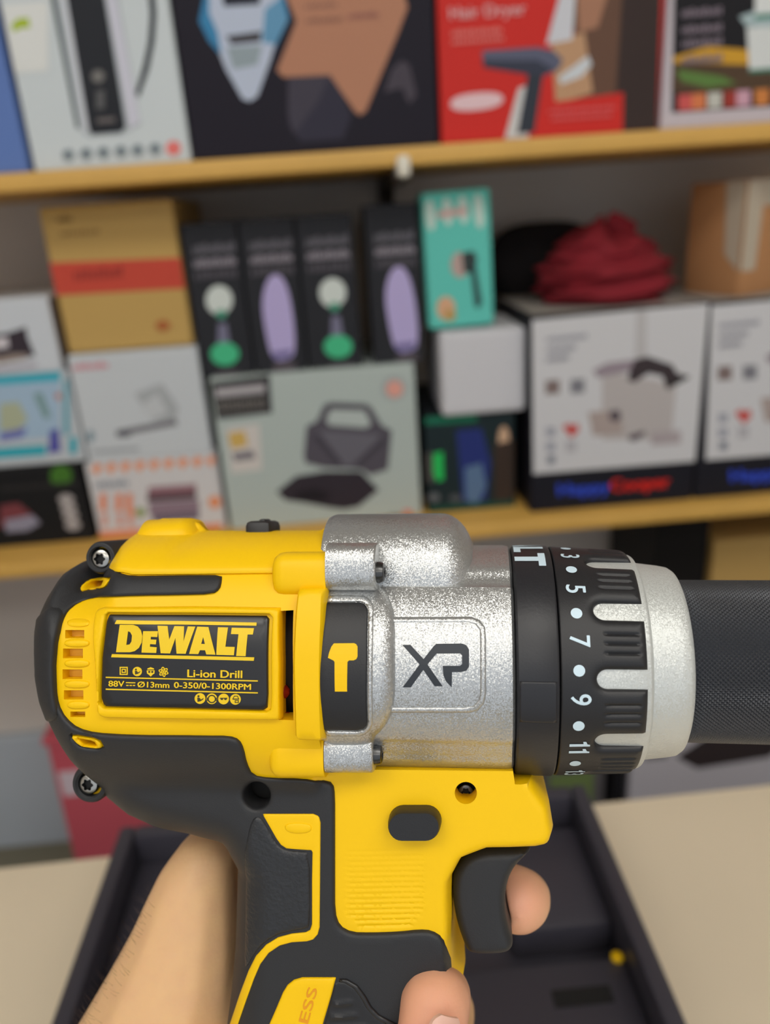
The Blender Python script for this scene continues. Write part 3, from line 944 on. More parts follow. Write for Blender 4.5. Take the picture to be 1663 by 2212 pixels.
cr.rotation_euler = (0, 0, math.atan2(axu[1], axu[0]))
b = MB()
h = ZR - ZT
t = 0.012
b.box(-w / 2, w / 2, -dpt, 0, 0, 0.012, M_CASE)
b.box(-w / 2, -w / 2 + t, -dpt, 0, 0.012, h, M_CASE, bev=0.003)
b.box(w / 2 - t, w / 2, -dpt, 0, 0.012, h, M_CASE, bev=0.003)
b.box(-w / 2 + t, w / 2 - t, -t, 0, 0.012, h, M_CASE, bev=0.003)
b.box(-w / 2 + t, w / 2 - t, -dpt, -dpt + t, 0.012, h, M_CASE, bev=0.003)
b.build('shell', cr, smooth=True)
# moulded insert: plateaus around sunken bays
b = MB()


def cl(px, py, z):
    q = onZ(px, py, z)[:2] - org
    return float(np.dot(q, axu)), float(np.dot(q, axv))


zi = 0.034
def plateau(x0, x1, y0, y1, z1, bev=0.004):
    b.box(max(x0, -w / 2 + t), min(x1, w / 2 - t), max(y0, -dpt + t), min(y1, -t), 0.012, z1, M_CASE, bev=bev)
u1, v1 = cl(1060, 2065, ZT + zi); u2, v2 = cl(1300, 2030, ZT + zi); u3, v3 = cl(1390, 2050, ZT + zi)
plateau(u1 - 0.20, u2 + 0.012, -dpt, v1 - 0.008, zi)          # near block under the drill
plateau(u2 + 0.02, w / 2, -dpt, v2 - 0.02, zi - 0.004)
plateau(u2 - 0.055, u2 + 0.012, v1 + 0.012, -0.02, zi + 0.004)  # ridge running away on the right
plateau(-w / 2, -w / 2 + 0.10, -0.16, -0.01, zi)
plateau(-w / 2, -w / 2 + 0.07, -dpt, -0.20, zi)
plateau(-0.12, 0.06, v1 + 0.01, v1 + 0.07, zi - 0.008)
# slot beside the near block: a flat black patch painted for its shade
ua, va = cl(1200, 2178, ZT + zi); ub_, vb_ = cl(1315, 2128, ZT + zi)
b.build('insert', cr, smooth=True)
b = MB(); b.box(ua, ub_, va, vb_, zi - 0.0005, zi + 0.0006, M_HOLE); tag(b.build('slot_shade_patch', cr), 'flat black patch painted as the shade of a slot in the insert')
uy, vy = cl(1333, 2070, ZT + zi)
V = loft([(0, 0.0036, 0.0036, 0, 0), (0.004, 0.0036, 0.0036, 0, 0), (0.0052, 0.0022, 0.0022, 0, 0)], sec_circle(20), 'yellow_plug', M_YEL, cr, scale=1.0)
V.location = (uy, vy, zi - 0.002); V.rotation_euler = (0, -math.pi / 2, 0)
tag(V, 'small round yellow plug')
# ------------------------------------------------------------------ the drill: built in millimetres in its own frame (x along the barrel, y up, z out of its side)
TH_D, RO_D = math.radians(7.0), math.radians(-0.5)
D0 = 0.205
_ex = np.array([math.cos(TH_D), 0, math.sin(TH_D)]); _ey = np.array([0, 1.0, 0]); EZ = np.array([-math.sin(TH_D), 0, math.cos(TH_D)])
EX = math.cos(RO_D) * _ex - math.sin(RO_D) * _ey; EY = math.sin(RO_D) * _ex + math.cos(RO_D) * _ey
OC = np.array([(831 - CX) / F_PX * D0, -(1416.0 - CY) / F_PX * D0, -D0])
RL = np.stack([EX, EY, EZ])
OL = RL @ OC * 1000
MD = MCAM @ Matrix(((EX[0], EY[0], EZ[0], OC[0]), (EX[1], EY[1], EZ[1], OC[1]), (EX[2], EY[2], EZ[2], OC[2]), (0, 0, 0, 1)))
drill = bpy.data.objects.new('cordless_drill', None)
COL.objects.link(drill)
drill.empty_display_size = 0.02
drill.matrix_world = MD
tag(drill, 'yellow and black cordless hammer drill with silver gearbox held up by a hand', 'drill')


def P(px, py, z=0.0):
    """measured outline point of the drill, on its plane at height z mm above the middle plane"""
    d = RL @ np.array([(px - CX) / F_PX, -(py - CY) / F_PX, -1.0])
    t = (z + OL[2]) / d[2]
    return (t * d - OL)[:2]


def PV(px, py, z):
    d = np.stack([(px - CX) / F_PX, -(py - CY) / F_PX, -np.ones_like(px)], 1) @ RL.T
    t = (z + OL[2]) / d[:, 2]
    return (t[:, None] * d - OL)[:, :2]


def lift(pts, H, h=0.0, it=26):
    """outline points onto the surface z = H(u, v) + h; a third number fixes a point's own height"""
    p = np.array([(q[0], q[1], q[2] if len(q) > 2 else np.nan) for q in pts], float)
    fx = ~np.isnan(p[:, 2])
    z = np.where(fx, p[:, 2], 15.0)
    for _ in range(it):
        uv = PV(p[:, 0], p[:, 1], z)
        z = np.where(fx, z, 0.5 * z + 0.5 * (H(uv[:, 0], uv[:, 1]) + h))
    return PV(p[:, 0], p[:, 1], z)


def sm(a, b, k):
    h = np.clip(0.5 + 0.5 * (a - b) / k, 0, 1)
    return b + (a - b) * h + k * h * (1 - h)


def sstep(x):
    x = np.clip(x, 0, 1)
    return x * x * (3 - 2 * x)


RV, ZM = 33.5, 29.0
# the drill's outline as seen: (x, y, rim radius mm, half thickness mm); thick round edges show their near side, so the middle outline lies further in
SIL = [(262, 1235, 0, 0), (272, 1203, 6, 8), (290, 1163, 6, 8), (318, 1130, 6, 8), (345, 1120, 6, 8), (400, 1119, 6, 8), (425, 1130, 6, 8), (440, 1147, 6, 8), (560, 1147, 6, 8), (690, 1146, 6, 8), (712, 1130, 4, 6), (727, 1119, 0, 0), (724, 1160, 0, 0),
       (722, 1400, 0, 0), (722, 1645, -1, 18), (800, 1655, -1, 18), (1108, 1658, -1, 18), (1114, 1681, -1, 16), (1153, 1681, -1, 16), (1222, 1716, -1, 14), (1216, 1750, 2, 18), (1210, 1814, 2, 18), (1184, 1830, 2, 18), (1100, 1831, 2, 18), (1060, 1831, 2, 18), (1027, 1838, 2, 18),
       (1004, 1858, 2, 18), (990, 1885, 2, 18), (985, 1920, 2, 18), (987, 1970, 3, 18), (1000, 2025, 3, 18), (1022, 2070, 3, 18), (1020, 2088, 3, 18), (1000, 2100, 6, 18), (972, 2115, 13, 18), (940, 2153, 13, 18), (907, 2203, 13, 18),
       (882, 2262, 13, 18), (868, 2330, 13, 18), (864, 2420, 13, 18), (872, 2724, 13, 18), (440, 2724, 13, 18), (466, 2420, 13, 18), (480, 2300, 13, 18), (495, 2200, 13, 18), (507, 2100, 13, 18), (514, 2000, 13, 18), (515, 1900, 13, 18),
       (510, 1847, 13, 18), (490, 1820, 13, 18), (440, 1803, 13, 18), (370, 1792, 13, 19), (300, 1767, 13, 19), (240, 1728, 13, 20), (208, 1694, 13, 22), (168, 1644, 14, 24), (134, 1594, 14, 26), (108, 1545, 14, 27), (93, 1494, 14, 27), (87, 1430, 14, 27), (92, 1366, 14, 27), (104, 1322, 14, 27), (122, 1288, 14, 26), (148, 1252, 14, 24), (182, 1216, 14, 20), (215, 1203, 12, 16), (245, 1203, 8, 12)]


def true_outline(sil):
    a = np.array(sil, float)
    n = len(a)
    b0 = np.array([P(x, y, 0.0) for x, y in a[:, :2]])
    t = np.roll(b0, -1, axis=0) - np.roll(b0, 1, axis=0)
    t /= np.linalg.norm(t, axis=1, keepdims=True)
    sgn = 1.0 if area(b0) > 0 else -1.0
    nrm = np.stack([t[:, 1], -t[:, 0]], 1) * sgn
    out = []
    for i in range(n):
        m = P(a[i, 0], a[i, 1], 1.0) - b0[i]
        k = abs(m @ nrm[i])
        s, Z = a[i, 2], a[i, 3]
        if s < 0:                      # an edge that faces up: its near rim is what shows
            out.append(P(a[i, 0], a[i, 1], Z)); continue
        out.append(b0[i] - nrm[i] * (math.sqrt(s * s + (Z * k) ** 2) - s))
    return np.array(out), nrm


SIL_UV, SIL_N = true_outline(SIL)
_b = [i for i, s in enumerate(SIL) if s[0] > 1150]
for _ in range(2):
    for i in _b[1:]:
        SIL_UV[i] = 0.5 * SIL_UV[i] + 0.25 * (SIL_UV[i - 1] + SIL_UV[i + 1])
SKEY = {(x, y): SIL_UV[i] for i, (x, y, _, _) in enumerate(SIL)}
BODY_UV = resample(SIL_UV - SIL_N * 0.7, 1.5)
HANDLE_UV = resample(np.concatenate([np.array([P(230, 1420, 10), P(1230, 1480, 10)]), SIL_UV[18:56]]), 1.5)
REAR_UV = resample(SIL_UV, 1.5)


def Zcyl(u, v):
    a = np.clip(np.abs(v) / RV, 0, 1)
    z = ZM * np.clip(1 - a ** 2.5, 0, 1) ** (1 / 2.3) * (1 - sstep((u + 14.5) / 4.0) * sstep((-v - 20) / 5.0))
    k = sstep((-42 - u) / 14.0)
    p = np.stack([u, v], 1)
    d = np.where(inside(p, REAR_UV), dist(p, [REAR_UV]), 0)
    f = np.where(u < -40, circ(d / 17.0) ** 0.9, 1.0)
    zr = ZM * f * np.clip(1 - a ** 4, 0, 1) ** 0.3
    return z * (1 - k) + np.minimum(z * 1.03, zr) * k


def Zh(u, v):
    p = np.stack([u, v], 1)
    d = np.where(inside(p, HANDLE_UV), dist(p, [HANDLE_UV]), 0)
    r = 13.0 - 10.5 * sstep((u - 0.0) / 16.0)
    return 18.5 * circ(d / r)


def HB(u, v):
    u = np.asarray(u, float); v = np.asarray(v, float)
    return sm(Zcyl(u, v), Zh(u, v), 5.0)


body_uv = BODY_UV


def slot(x0, y0, x1, y1, z):
    return np.array([P(x0, y0, z), P(x1, y0, z), P(x1, y1, z), P(x0, y1, z)])


VENTS = [(141, 1361, 182, 1379), (136, 1401, 179, 1422), (135, 1446, 178, 1467), (138, 1491, 180, 1511), (152, 1537, 184, 1549)]
holes = [resample(lift([(a, b), (c, b), (c, d), (a, d)], HB), 1.2) for a, b, c, d in VENTS]
SLOT_PX = [(602, 1320), (634, 1318), (633, 1440), (634, 1556), (602, 1555), (601, 1440)]
holes.append(resample(lift(SLOT_PX, HB), 1.5))
VW1 = [(170, 1268), (190, 1252), (212, 1248), (236, 1248), (228, 1266), (218, 1272), (190, 1274), (172, 1279)]
VW2 = [(150, 1590), (165, 1590), (200, 1596), (214, 1602), (221, 1614), (212, 1619), (190, 1617), (170, 1613)]
HOLE1 = [tuple(p) for p in circle(553, 1720, 29, 28)]
HOLE2 = [tuple(p) for p in circle(1006, 1713, 24, 28)]


def shrink(pts, k):
    p = np.array(pts, float); c = p.mean(0)
    return [tuple(c + (q - c) * k) for q in p]


holes.append(lift(shrink(VW1, 0.62), HB)); holes.append(lift(shrink(VW2, 0.62), HB))
holes.append(lift(shrink(HOLE1, 1.12), HB)); holes.append(lift(HOLE2, HB))

# finger grooves moulded in the yellow grip panel
gq = []
for k in range(15):
    y = 1838 + k * 11.5
    x1 = 912 - (max(0, k - 11) * 8); x0 = 752 + max(0, k - 12) * 12
    gq.append((P(x0, y, 18), P(x1, y - 3, 18)))


def groove(u, v):
    z = np.zeros_like(u)
    for k, (a, b) in enumerate(gq):
        d = b - a; t = np.clip(((u - a[0]) * d[0] + (v - a[1]) * d[1]) / (d @ d), 0, 1)
        q = np.hypot(u - a[0] - t * d[0], v - a[1] - t * d[1])
        z -= (0.05 + 0.25 * (k / 14.0) ** 1.3) * np.exp(-(q / 0.30) ** 2)
    return z


gx0, gx1 = P(748, 1830, 18), P(915, 2010, 18)
gg = np.array([(x, y) for x in np.arange(gx0[0], gx1[0], 1.1) for y in np.arange(gx1[1], gx0[1], 0.24)])
patch('housing', M_YEL, [body_uv] + holes, lambda u, v, d: HB(u, v) + groove(u, v), drill, step=1.5, rims=(0.15, 0.5, 1.1, 2.0, 3.2, 5.0),
      base=lambda u, v: 0 * u, hole_base=lambda u, v: HB(u, v) - np.where((u < -24) & (u > -32.5) & (np.abs(v) < 18), 0.8, 7.0), mirror=True, extra=gg)

# what shows through its openings
b = MB()
loft([(-90, 15, 15, 0, 0), (-78, 22, 21, 0, 0), (-30, 24, 22, 0, 0), (-14, 24, 22, 0, 0)], sec_circle(40), 'motor', mat('motor_brown', rgb(24, 16, 12), 0.7), None, mbuild=b)
b.build('motor', drill, smooth=True)
for a, b_, c, d in VENTS:
    q = resample(lift([(a - 6, b_ - 6), (c + 8, b_ - 6), (c + 8, d + 6), (a - 6, d + 6)], HB, -3), 2.0)
    patch('vent_baffle', M_AMB, [q], lambda u, v, dd: HB(u, v) - 3.2, drill, step=2.0)
wr = MB()
p0 = P(613, 1497, 24)
loft([(p0[0] - 3, 0.5, 0.5, p0[1], 22.6), (p0[0] - 2, 1.5, 1.5, p0[1], 22.6), (p0[0] + 0.2, 1.6, 1.6, p0[1], 22.6), (p0[0] + 1.0, 0.7, 0.7, p0[1], 22.6)], sec_circle(16), '', mat('red_wire', rgb(150, 30, 8), 0.5), None, mbuild=wr)
p0 = P(614, 1548, 23)
loft([(p0[0] - 3, 0.8, 0.8, p0[1], 21.8), (p0[0] + 1.0, 0.8, 0.8, p0[1], 21.8)], sec_circle(16), '', mat('red_wire', rgb(150, 30, 8), 0.5), None, mbuild=wr)
wr.build('red_wire', drill, smooth=True)


def over(name, m, px, h=1.0, r=0.8, step=1.6, H=HB, smooth=0, hol=(), ds=1.4, sink=2.5, rims=None, parent=None, disp=None, mirror=False, base=None, extra=None, hole_sink=None):
    """a raised piece of the drill following its surface"""
    lp = lift(px, H, h)
    for i, q in enumerate(px):
        if len(q) > 2 and q[2] == 'S' or (q[0], q[1]) in SKEY and name in ('rubber_overmould', 'rear_bumper'):
            lp[i] = SKEY[(q[0], q[1])]
            if name == 'rear_bumper':
                lp[i] = lp[i] + SIL_N[[k for k, s in enumerate(SIL) if s[0] == q[0] and s[1] == q[1]][0]] * 1.7
    if smooth: lp = chaikin(lp, smooth)
    lp = resample(lp, ds)
    hl = []
    for q in hol:
        q = lift([(s[0], s[1]) for s in q], H, h)
        hl.append(resample(q, ds))
    rims = rims if rims is not None else ((0.12 * r, 0.45 * r, r) if r > 0 else ())
    zf = lambda u, v, d: H(u, v) + (h * circ(d / r) if r > 0 else h) + (disp(u, v, d) if disp is not None else 0)
    return patch(name, m, [lp] + hl, zf, parent or drill, step=step, rims=rims, base=base or (lambda u, v: H(u, v) - sink),
                 hole_base=(lambda u, v: H(u, v) - (hole_sink if hole_sink is not None else sink)), mirror=mirror, extra=extra)


# upper deck of the housing with its hump
over('housing_deck', M_YEL, [(252, 1225, 8), (262, 1238), (282, 1243), (420, 1242), (560, 1240), (700, 1240), (716, 1240), (727, 1119, 3), (712, 1131, 3), (690, 1146, 3), (560, 1147, 3), (440, 1146, 3), (425, 1130, 3), (400, 1119, 3), (345, 1120, 3), (318, 1130, 3), (290, 1163, 3), (268, 1202, 3)],
     h=1.5, r=1.6, mirror=True)
hump = MB()
uA, vA = P(292, 1160, 0); uB, vB = P(345, 1122, 0); uC, vC = P(408, 1119, 0); uD, vD = P(445, 1150, 0)
loft([(uA, 1, 4, vA - 3, 0), (uB - 2, 6, 9, vB - 6, 0), (uB + 1, 6.5, 10, vB - 6.5, 0), (uC, 6.6, 10, vC - 6.6, 0), (uC + 2, 6, 9, vC - 6.4, 0), (uD, 2, 6, vD - 3, 0)], sec_super(40, 2.6), '', M_YEL, None, mbuild=hump)
hump.build('hump', drill, smooth=True, angle=60)
# black speed lever on top
lv = MB()
ua, va = P(537, 1123, 2); ub, vb = P(603, 1148, 2)
lv.box(ua / 1000, ub / 1000 - 0.0015, (vb - 4) / 1000, va / 1000 - 0.0003, -0.006, 0.006, M_BLK, bev=0.0014)
lv.box(ua / 1000 + 0.003, ub / 1000 - 0.0035, va / 1000 - 0.0018, va / 1000 + 0.0002, -0.003, 0.003, M_BLK, bev=0.0006)
lv.build('speed_lever', drill, smooth=True)

# ------------------------------------------------------------------ black overmould
OM = [(476, 1243), (476, 1256), (472, 1274), (456, 1285), (380, 1287), (300, 1288), (220, 1290), (180, 1296), (150, 1312), (132, 1338), (120, 1380), (112, 1440), (116, 1500), (128, 1540), (150, 1566), (182, 1582), (230, 1588), (350, 1591), (440, 1592), (492, 1592),
      (514, 1600), (524, 1620), (530, 1650), (543, 1678), (580, 1684), (650, 1685), (696, 1686), (718, 1695), (722, 1720), (722, 1800), (722, 1900), (722, 1975), (732, 2005), (758, 2019), (800, 2020), (860, 2018), (905, 2013), (932, 2015), (956, 2030), (966, 2056), (976, 2080)] + \
     [(x, y) for x, y, _, _ in SIL[33:67]] + [(252, 1208, 6), (243, 1222), (252, 1238), (280, 1245), (340, 1244), (420, 1243)]
over('rubber_overmould', M_RUB, OM, h=1.2, r=1.0, step=1.6, smooth=1, hol=(VW1, VW2, HOLE1), mirror=True, sink=2.0,
     base=lambda u, v: np.maximum(HB(u, v) - 2.0, 0) * np.where(HB(u, v) > 7, 1, 0) - 0.2, hole_sink=6.0)
over('rear_bumper', M_RUB, [(103, 1310), (134, 1312), (132, 1330), (121, 1370), (112, 1440), (114, 1500), (124, 1556), (95, 1556)] + [(x, y) for x, y, _, _ in SIL[57:62]],
     h=2.0, r=0.9, mirror=True, base=lambda u, v: np.where(HB(u, v) > 7, HB(u, v) - 2, 0) - 0.2)
for w, nm in ((VW1, 'side_vent'), (VW2, 'side_vent')):
    over(nm, M_YEL, w, h=0.9, r=0.4, smooth=1, hol=(shrink(w, 0.60),), ds=0.7, step=1.0, hole_sink=6.5)
    q = resample(lift(w, HB, -5), 1.5)
    patch('vent_baffle', M_AMB, [q], lambda u, v, dd: HB(u, v) - 5.5, drill, step=2.0)

for yb_ in (1346, 1390, 1434, 1479, 1524):
    xo = 141 + (6 if yb_ in (1346, 1524) else 0)
    over('vent_bar', M_YEL, [tuple(q) for q in chaikin([(xo - 4, yb_ - 9), (191, yb_ - 9), (191, yb_ + 9), (xo - 4, yb_ + 9)], 2)], h=0.55, r=0.85, step=1.0, ds=0.6, sink=1.0)
# screw bosses at the back, each a ring, a yellow seat and a steel screw


def torx(parent, cu, cv, z, R, name='boss_screw', m=M_STEEL, mh=None, axis='z', hz=1.3):
    """domed screw head with a six-lobed recess, axis out of the drill's side (z) or along the barrel (x)"""
    mh = mh or M_HOLE  # recess faces get a painted-in dark for their shade
    n = 48
    a = np.linspace(0, 2 * math.pi, n, endpoint=False)
    star = 0.50 * R * (1 + 0.16 * np.cos(6 * a))
    prof = [(np.full(n, R), 0.0), (np.full(n, R), hz * 0.45), (np.full(n, R * 0.88), hz * 0.85), (np.full(n, R * 0.66), hz), (star, hz), (star * 0.92, hz - 1.1)]
    V, F = [], []
    for rr, zz in prof:
        for i in range(n):
            V.append((rr[i] * math.cos(a[i]), rr[i] * math.sin(a[i]), zz))
    for k in range(len(prof) - 1):
        for i in range(n):
            j = (i + 1) % n
            F.append((k * n + i, k * n + j, (k + 1) * n + j, (k + 1) * n + i))
    F.append(tuple((len(prof) - 1) * n + i for i in range(n)))
    V = np.array(V)
    if axis == 'x':
        V = V[:, [2, 1, 0]] * np.array([1, 1, -1])
    V = (V + np.array([cu, cv, z])) * 0.001
    mi = [0] * (len(F) - 1 - n) + [1] * (n + 1)
    return link_mesh(name, V, F, [m, mh], parent, mi, True, 40)


def ringz(name, m, cu, cv, z0, z1, R, r, parent, bev=0.8):
    n = 48
    a = np.linspace(0, 2 * math.pi, n, endpoint=False)
    prof = [(R, z0), (R, z1 - bev), (R - 0.3 * bev, z1 - 0.3 * bev), (R - bev, z1), (r + bev * 0.6, z1), (r, z1 - bev * 0.6), (r, z0)] if r > 0 else [(R, z0), (R, z1 - 0.1), (R - 0.1, z1)]
    V, F = [], []
    for rr, zz in prof:
        for t in a: V.append((cu + rr * math.cos(t), cv + rr * math.sin(t), zz))
    L = len(prof)
    for k in range(L - 1):
        for i in range(n):
            j = (i + 1) % n
            F.append((k * n + i, k * n + j, (k + 1) * n + j, (k + 1) * n + i))
    if r <= 0: F.append(tuple((L - 1) * n + i for i in range(n)))
    return link_mesh(name, np.array(V) * 0.001, F, m, parent, None, True, 40)


for (px, py, R, sx, sy) in ((216, 1205, 36, 213, 1208), (192, 1695, 42, 187, 1697)):
    zb = 14.0
    c = P(px, py, zb + 2); k = 0.001 * F_PX / 0.196
    s = P(sx, sy, zb + 2)
    ringz('boss_ring', M_RUB, c[0], c[1], -(zb + 2), zb + 2.2, R / k, R * 0.66 / k, drill, 1.3)
    ringz('boss_seat', M_YEL, c[0], c[1], -(zb - 1), zb - 0.6, R * 0.70 / k, 0, drill)
    torx(drill, s[0], s[1], zb - 0.6, 2.75, hz=2.2)

# deep holes with their screws
for (pts, nm, zz, R) in ((HOLE1, 'well_floor', 6.0, 4.6), (HOLE2, 'well_floor', 6.0, 4.2)):
    c = np.array(pts).mean(0); q = P(c[0], c[1], zz + 6)
    ringz(nm, M_HOLE, q[0], q[1], zz, zz + 4.5, R, 0, drill)  # floor coloured near-black as the shade down the hole
q = P(1006, 1711, 12)
torx(drill, q[0], q[1], 11.0, 2.0, 'well_screw', M_DSTEEL)

# ------------------------------------------------------------------ nameplate
LAB = [(236, 1328), (574, 1331), (580, 1338), (578, 1500), (576, 1530), (568, 1535), (228, 1527), (218, 1518), (218, 1480), (220, 1420), (226, 1370), (231, 1332)]
FRM = [(205, 1318), (222, 1312), (420, 1311), (603, 1314), (604, 1440), (604, 1557), (420, 1556), (225, 1552), (208, 1545), (203, 1440)]
over('nameplate_frame', M_YEL, FRM, h=1.5, r=0.5, smooth=0, hol=(shrink(LAB, 1.03),), step=0.8, ds=0.8, sink=2)
np_ = over('nameplate', M_LBL, LAB, h=0.9, r=0.3, step=2.2, ds=1.2, sink=1)
HN = lambda u, v: HB(u, v) + 0.9


def K(pts):
    return [(200 + x / 3.96, 1310 + y / 3.96) for x, y in pts]


lab = MB()


def decal(m, px, hol=(), H=HN, h=0.16, step=2.4, ds=1.6, mb=None, mp=None):
    lp = resample(lift(px, H, h), ds)
    hl = [resample(lift(q, H, h), ds) for q in hol]
    patch('', m, [lp] + hl, lambda u, v, d: H(u, v) + h, None, step=step, base=lambda u, v: H(u, v) - 0.05, hole_base=lambda u, v: H(u, v) - 0.05, mbuild=mb)


decal(M_LBLY, K([(232, 158), (345, 158), (385, 172), (412, 205), (425, 255), (418, 310), (395, 355), (360, 382), (320, 392), (200, 392)]), [K([(303, 212), (322, 220), (337, 250), (332, 300), (316, 325), (287, 330)])], mb=lab)
decal(M_LBLY, K([(432, 212), (558, 212), (552, 262), (498, 260), (496, 283), (545, 285), (540, 325), (491, 322), (489, 345), (548, 350), (543, 398), (418, 395)]), mb=lab)
decal(M_LBLY, K([(555, 165), (640, 167), (655, 285), (700, 168), (782, 170), (778, 300), (814, 171), (878, 173), (795, 405), (718, 404), (708, 270), (662, 402), (582, 400)]), mb=lab)
decal(M_LBLY, K([(895, 173), (990, 176), (1050, 413), (972, 411), (962, 375), (918, 374), (903, 408), (825, 406)]), [K([(946, 262), (960, 322), (928, 320)])], mb=lab)
decal(M_LBLY, K([(1072, 178), (1158, 180), (1135, 345), (1215, 347), (1208, 418), (1058, 414)]), mb=lab)
decal(M_LBLY, K([(1190, 182), (1380, 186), (1370, 240), (1325, 240), (1308, 426), (1228, 424), (1248, 238), (1183, 236)]), mb=lab)
for q in ([(205, 117), (1403, 138), (1400, 165), (188, 150)], [(165, 408), (1382, 436), (1378, 465), (158, 435)], [(112, 602), (1413, 633), (1413, 643), (112, 612)], [(112, 703), (1413, 735), (1413, 745), (112, 714)]):
    decal(M_LBLY, K(q), mb=lab)


def text_on(s, p0, p1, hpx, H, m, mb, bold=0.012, h=0.16, slant=0.0):
    """letters between two measured baseline points, hpx = cap height"""
    V, Fc, W = text2d(s, bold)
    a, c = np.array(p0, float), np.array(p1, float)
    e = (c - a) / W
    n = np.array([e[1], -e[0]]); n = n / np.linalg.norm(n) * hpx
    uv = lift([tuple(a + e * (x + slant * y) + n * y) for x, y, _ in V], H, h, 14)
    z = H(uv[:, 0], uv[:, 1]) + h + 0.012 * V[:, 2]
    mb.add(np.stack([uv[:, 0], uv[:, 1], z], 1) * 0.001, Fc, m)


def kp_(x, y): return (200 + x / 3.96, 1310 + y / 3.96)


text_on('Li-ion Drill', kp_(812, 603), kp_(1278, 612), 66 / 3.96, HN, M_LBLY, lab, 0.035)
text_on('88V', kp_(137, 683), kp_(270, 686), 50 / 3.96, HN, M_LBLY, lab, 0.035)
text_on('\u00d813mm', kp_(385, 690), kp_(655, 697), 50 / 3.96, HN, M_LBLY, lab, 0.035)
text_on('0-350/0-1300RPM', kp_(697, 696), kp_(1353, 713), 52 / 3.96, HN, M_LBLY, lab, 0.035)
decal(M_LBLY, K([(285, 648), (365, 650), (365, 658), (285, 656)]), mb=lab)
for x in (287, 315, 343):
    decal(M_LBLY, K([(x, 672), (x + 20, 672), (x + 20, 681), (x, 680)]), mb=lab)


def kc(x, y, r, n=22, ry=None): return [kp_(*p) for p in circle(x, y, r, n, ry)]


def sq(x0, y0, x1, y1): return K([(x0, y0), (x1, y0), (x1, y1), (x0, y1)])


decal(M_LBLY, sq(231, 517, 300, 586), [sq(240, 526, 291, 577)], mb=lab, ds=1.0)
decal(M_LBLY, sq(248, 534, 283, 569), [sq(256, 542, 275, 561)], mb=lab, ds=1.0)
dk_ = mat('label_mark', rgb(60, 54, 24), 0.5)


def reader(cx, cy, r):
    """pictogram: a figure reading a booklet"""
    decal(M_LBLY, kc(cx, cy, r), mb=lab)
    decal(dk_, kc(cx - 0.28 * r, cy - 0.42 * r, 0.2 * r, 12), h=0.22, mb=lab)
    decal(dk_, K([(cx - 0.5 * r, cy - 0.15 * r), (cx - 0.1 * r, cy - 0.15 * r), (cx + 0.15 * r, cy + 0.2 * r), (cx + 0.7 * r, cy - 0.1 * r), (cx + 0.55 * r, cy + 0.2 * r), (cx + 0.1 * r, cy + 0.5 * r), (cx - 0.45 * r, cy + 0.62 * r)]), h=0.22, mb=lab)


reader(381, 557, 40)
# head in a cap and goggles
decal(M_LBLY, K([(462, 552), (470, 530), (495, 520), (522, 530), (530, 550), (528, 575), (515, 582), (497, 600), (480, 584), (466, 575)]), mb=lab)
decal(dk_, K([(464, 540), (530, 540), (530, 545), (464, 546)]), h=0.22, mb=lab)
decal(dk_, kc(484, 560, 9, 12), h=0.22, mb=lab); decal(dk_, kc(510, 560, 9, 12), h=0.22, mb=lab)
# crossed orbits
for k in range(3):
    a = math.radians(60 * k + 20)
    def orb(s, t):
        return [kp_(606 + s * x * math.cos(a) - t * y * math.sin(a), 560 + s * x * math.sin(a) + t * y * math.cos(a)) for x, y in circle(0, 0, 1, 24)]
    decal(M_LBLY, orb(44, 19), [orb(35, 11)], mb=lab, ds=1.0)
decal(M_LBLY, kc(606, 560, 8, 10), mb=lab)
reader(918, 788, 46)
decal(M_LBLY, kc(1019, 790, 46), mb=lab); decal(dk_, kc(1019, 792, 36), [kc(1019, 792, 26)], h=0.22, mb=lab)
decal(dk_, sq(976, 780, 990, 808), h=0.22, mb=lab); decal(dk_, sq(1048, 780, 1062, 808), h=0.22, mb=lab)
decal(M_LBLY, kc(1120, 792, 46), mb=lab); decal(dk_, sq(1088, 782, 1152, 788), h=0.22, mb=lab)
decal(dk_, kc(1105, 792, 11, 12, 9), h=0.22, mb=lab); decal(dk_, kc(1136, 792, 11, 12, 9), h=0.22, mb=lab)
decal(M_LBLY, kc(1221, 795, 46), mb=lab); decal(dk_, K([(1196, 790), (1210, 765), (1240, 765), (1252, 790), (1252, 797), (1196, 797)]), [K([(1203, 789), (1213, 771), (1237, 771), (1245, 789)])], h=0.22, mb=lab, ds=0.8)
decal(dk_, sq(1216, 802, 1250, 826), [sq(1222, 808, 1244, 820)], h=0.22, mb=lab, ds=0.8)
tag(lab.build('nameplate_lettering', np_), 'raised yellow lettering and pictograms')

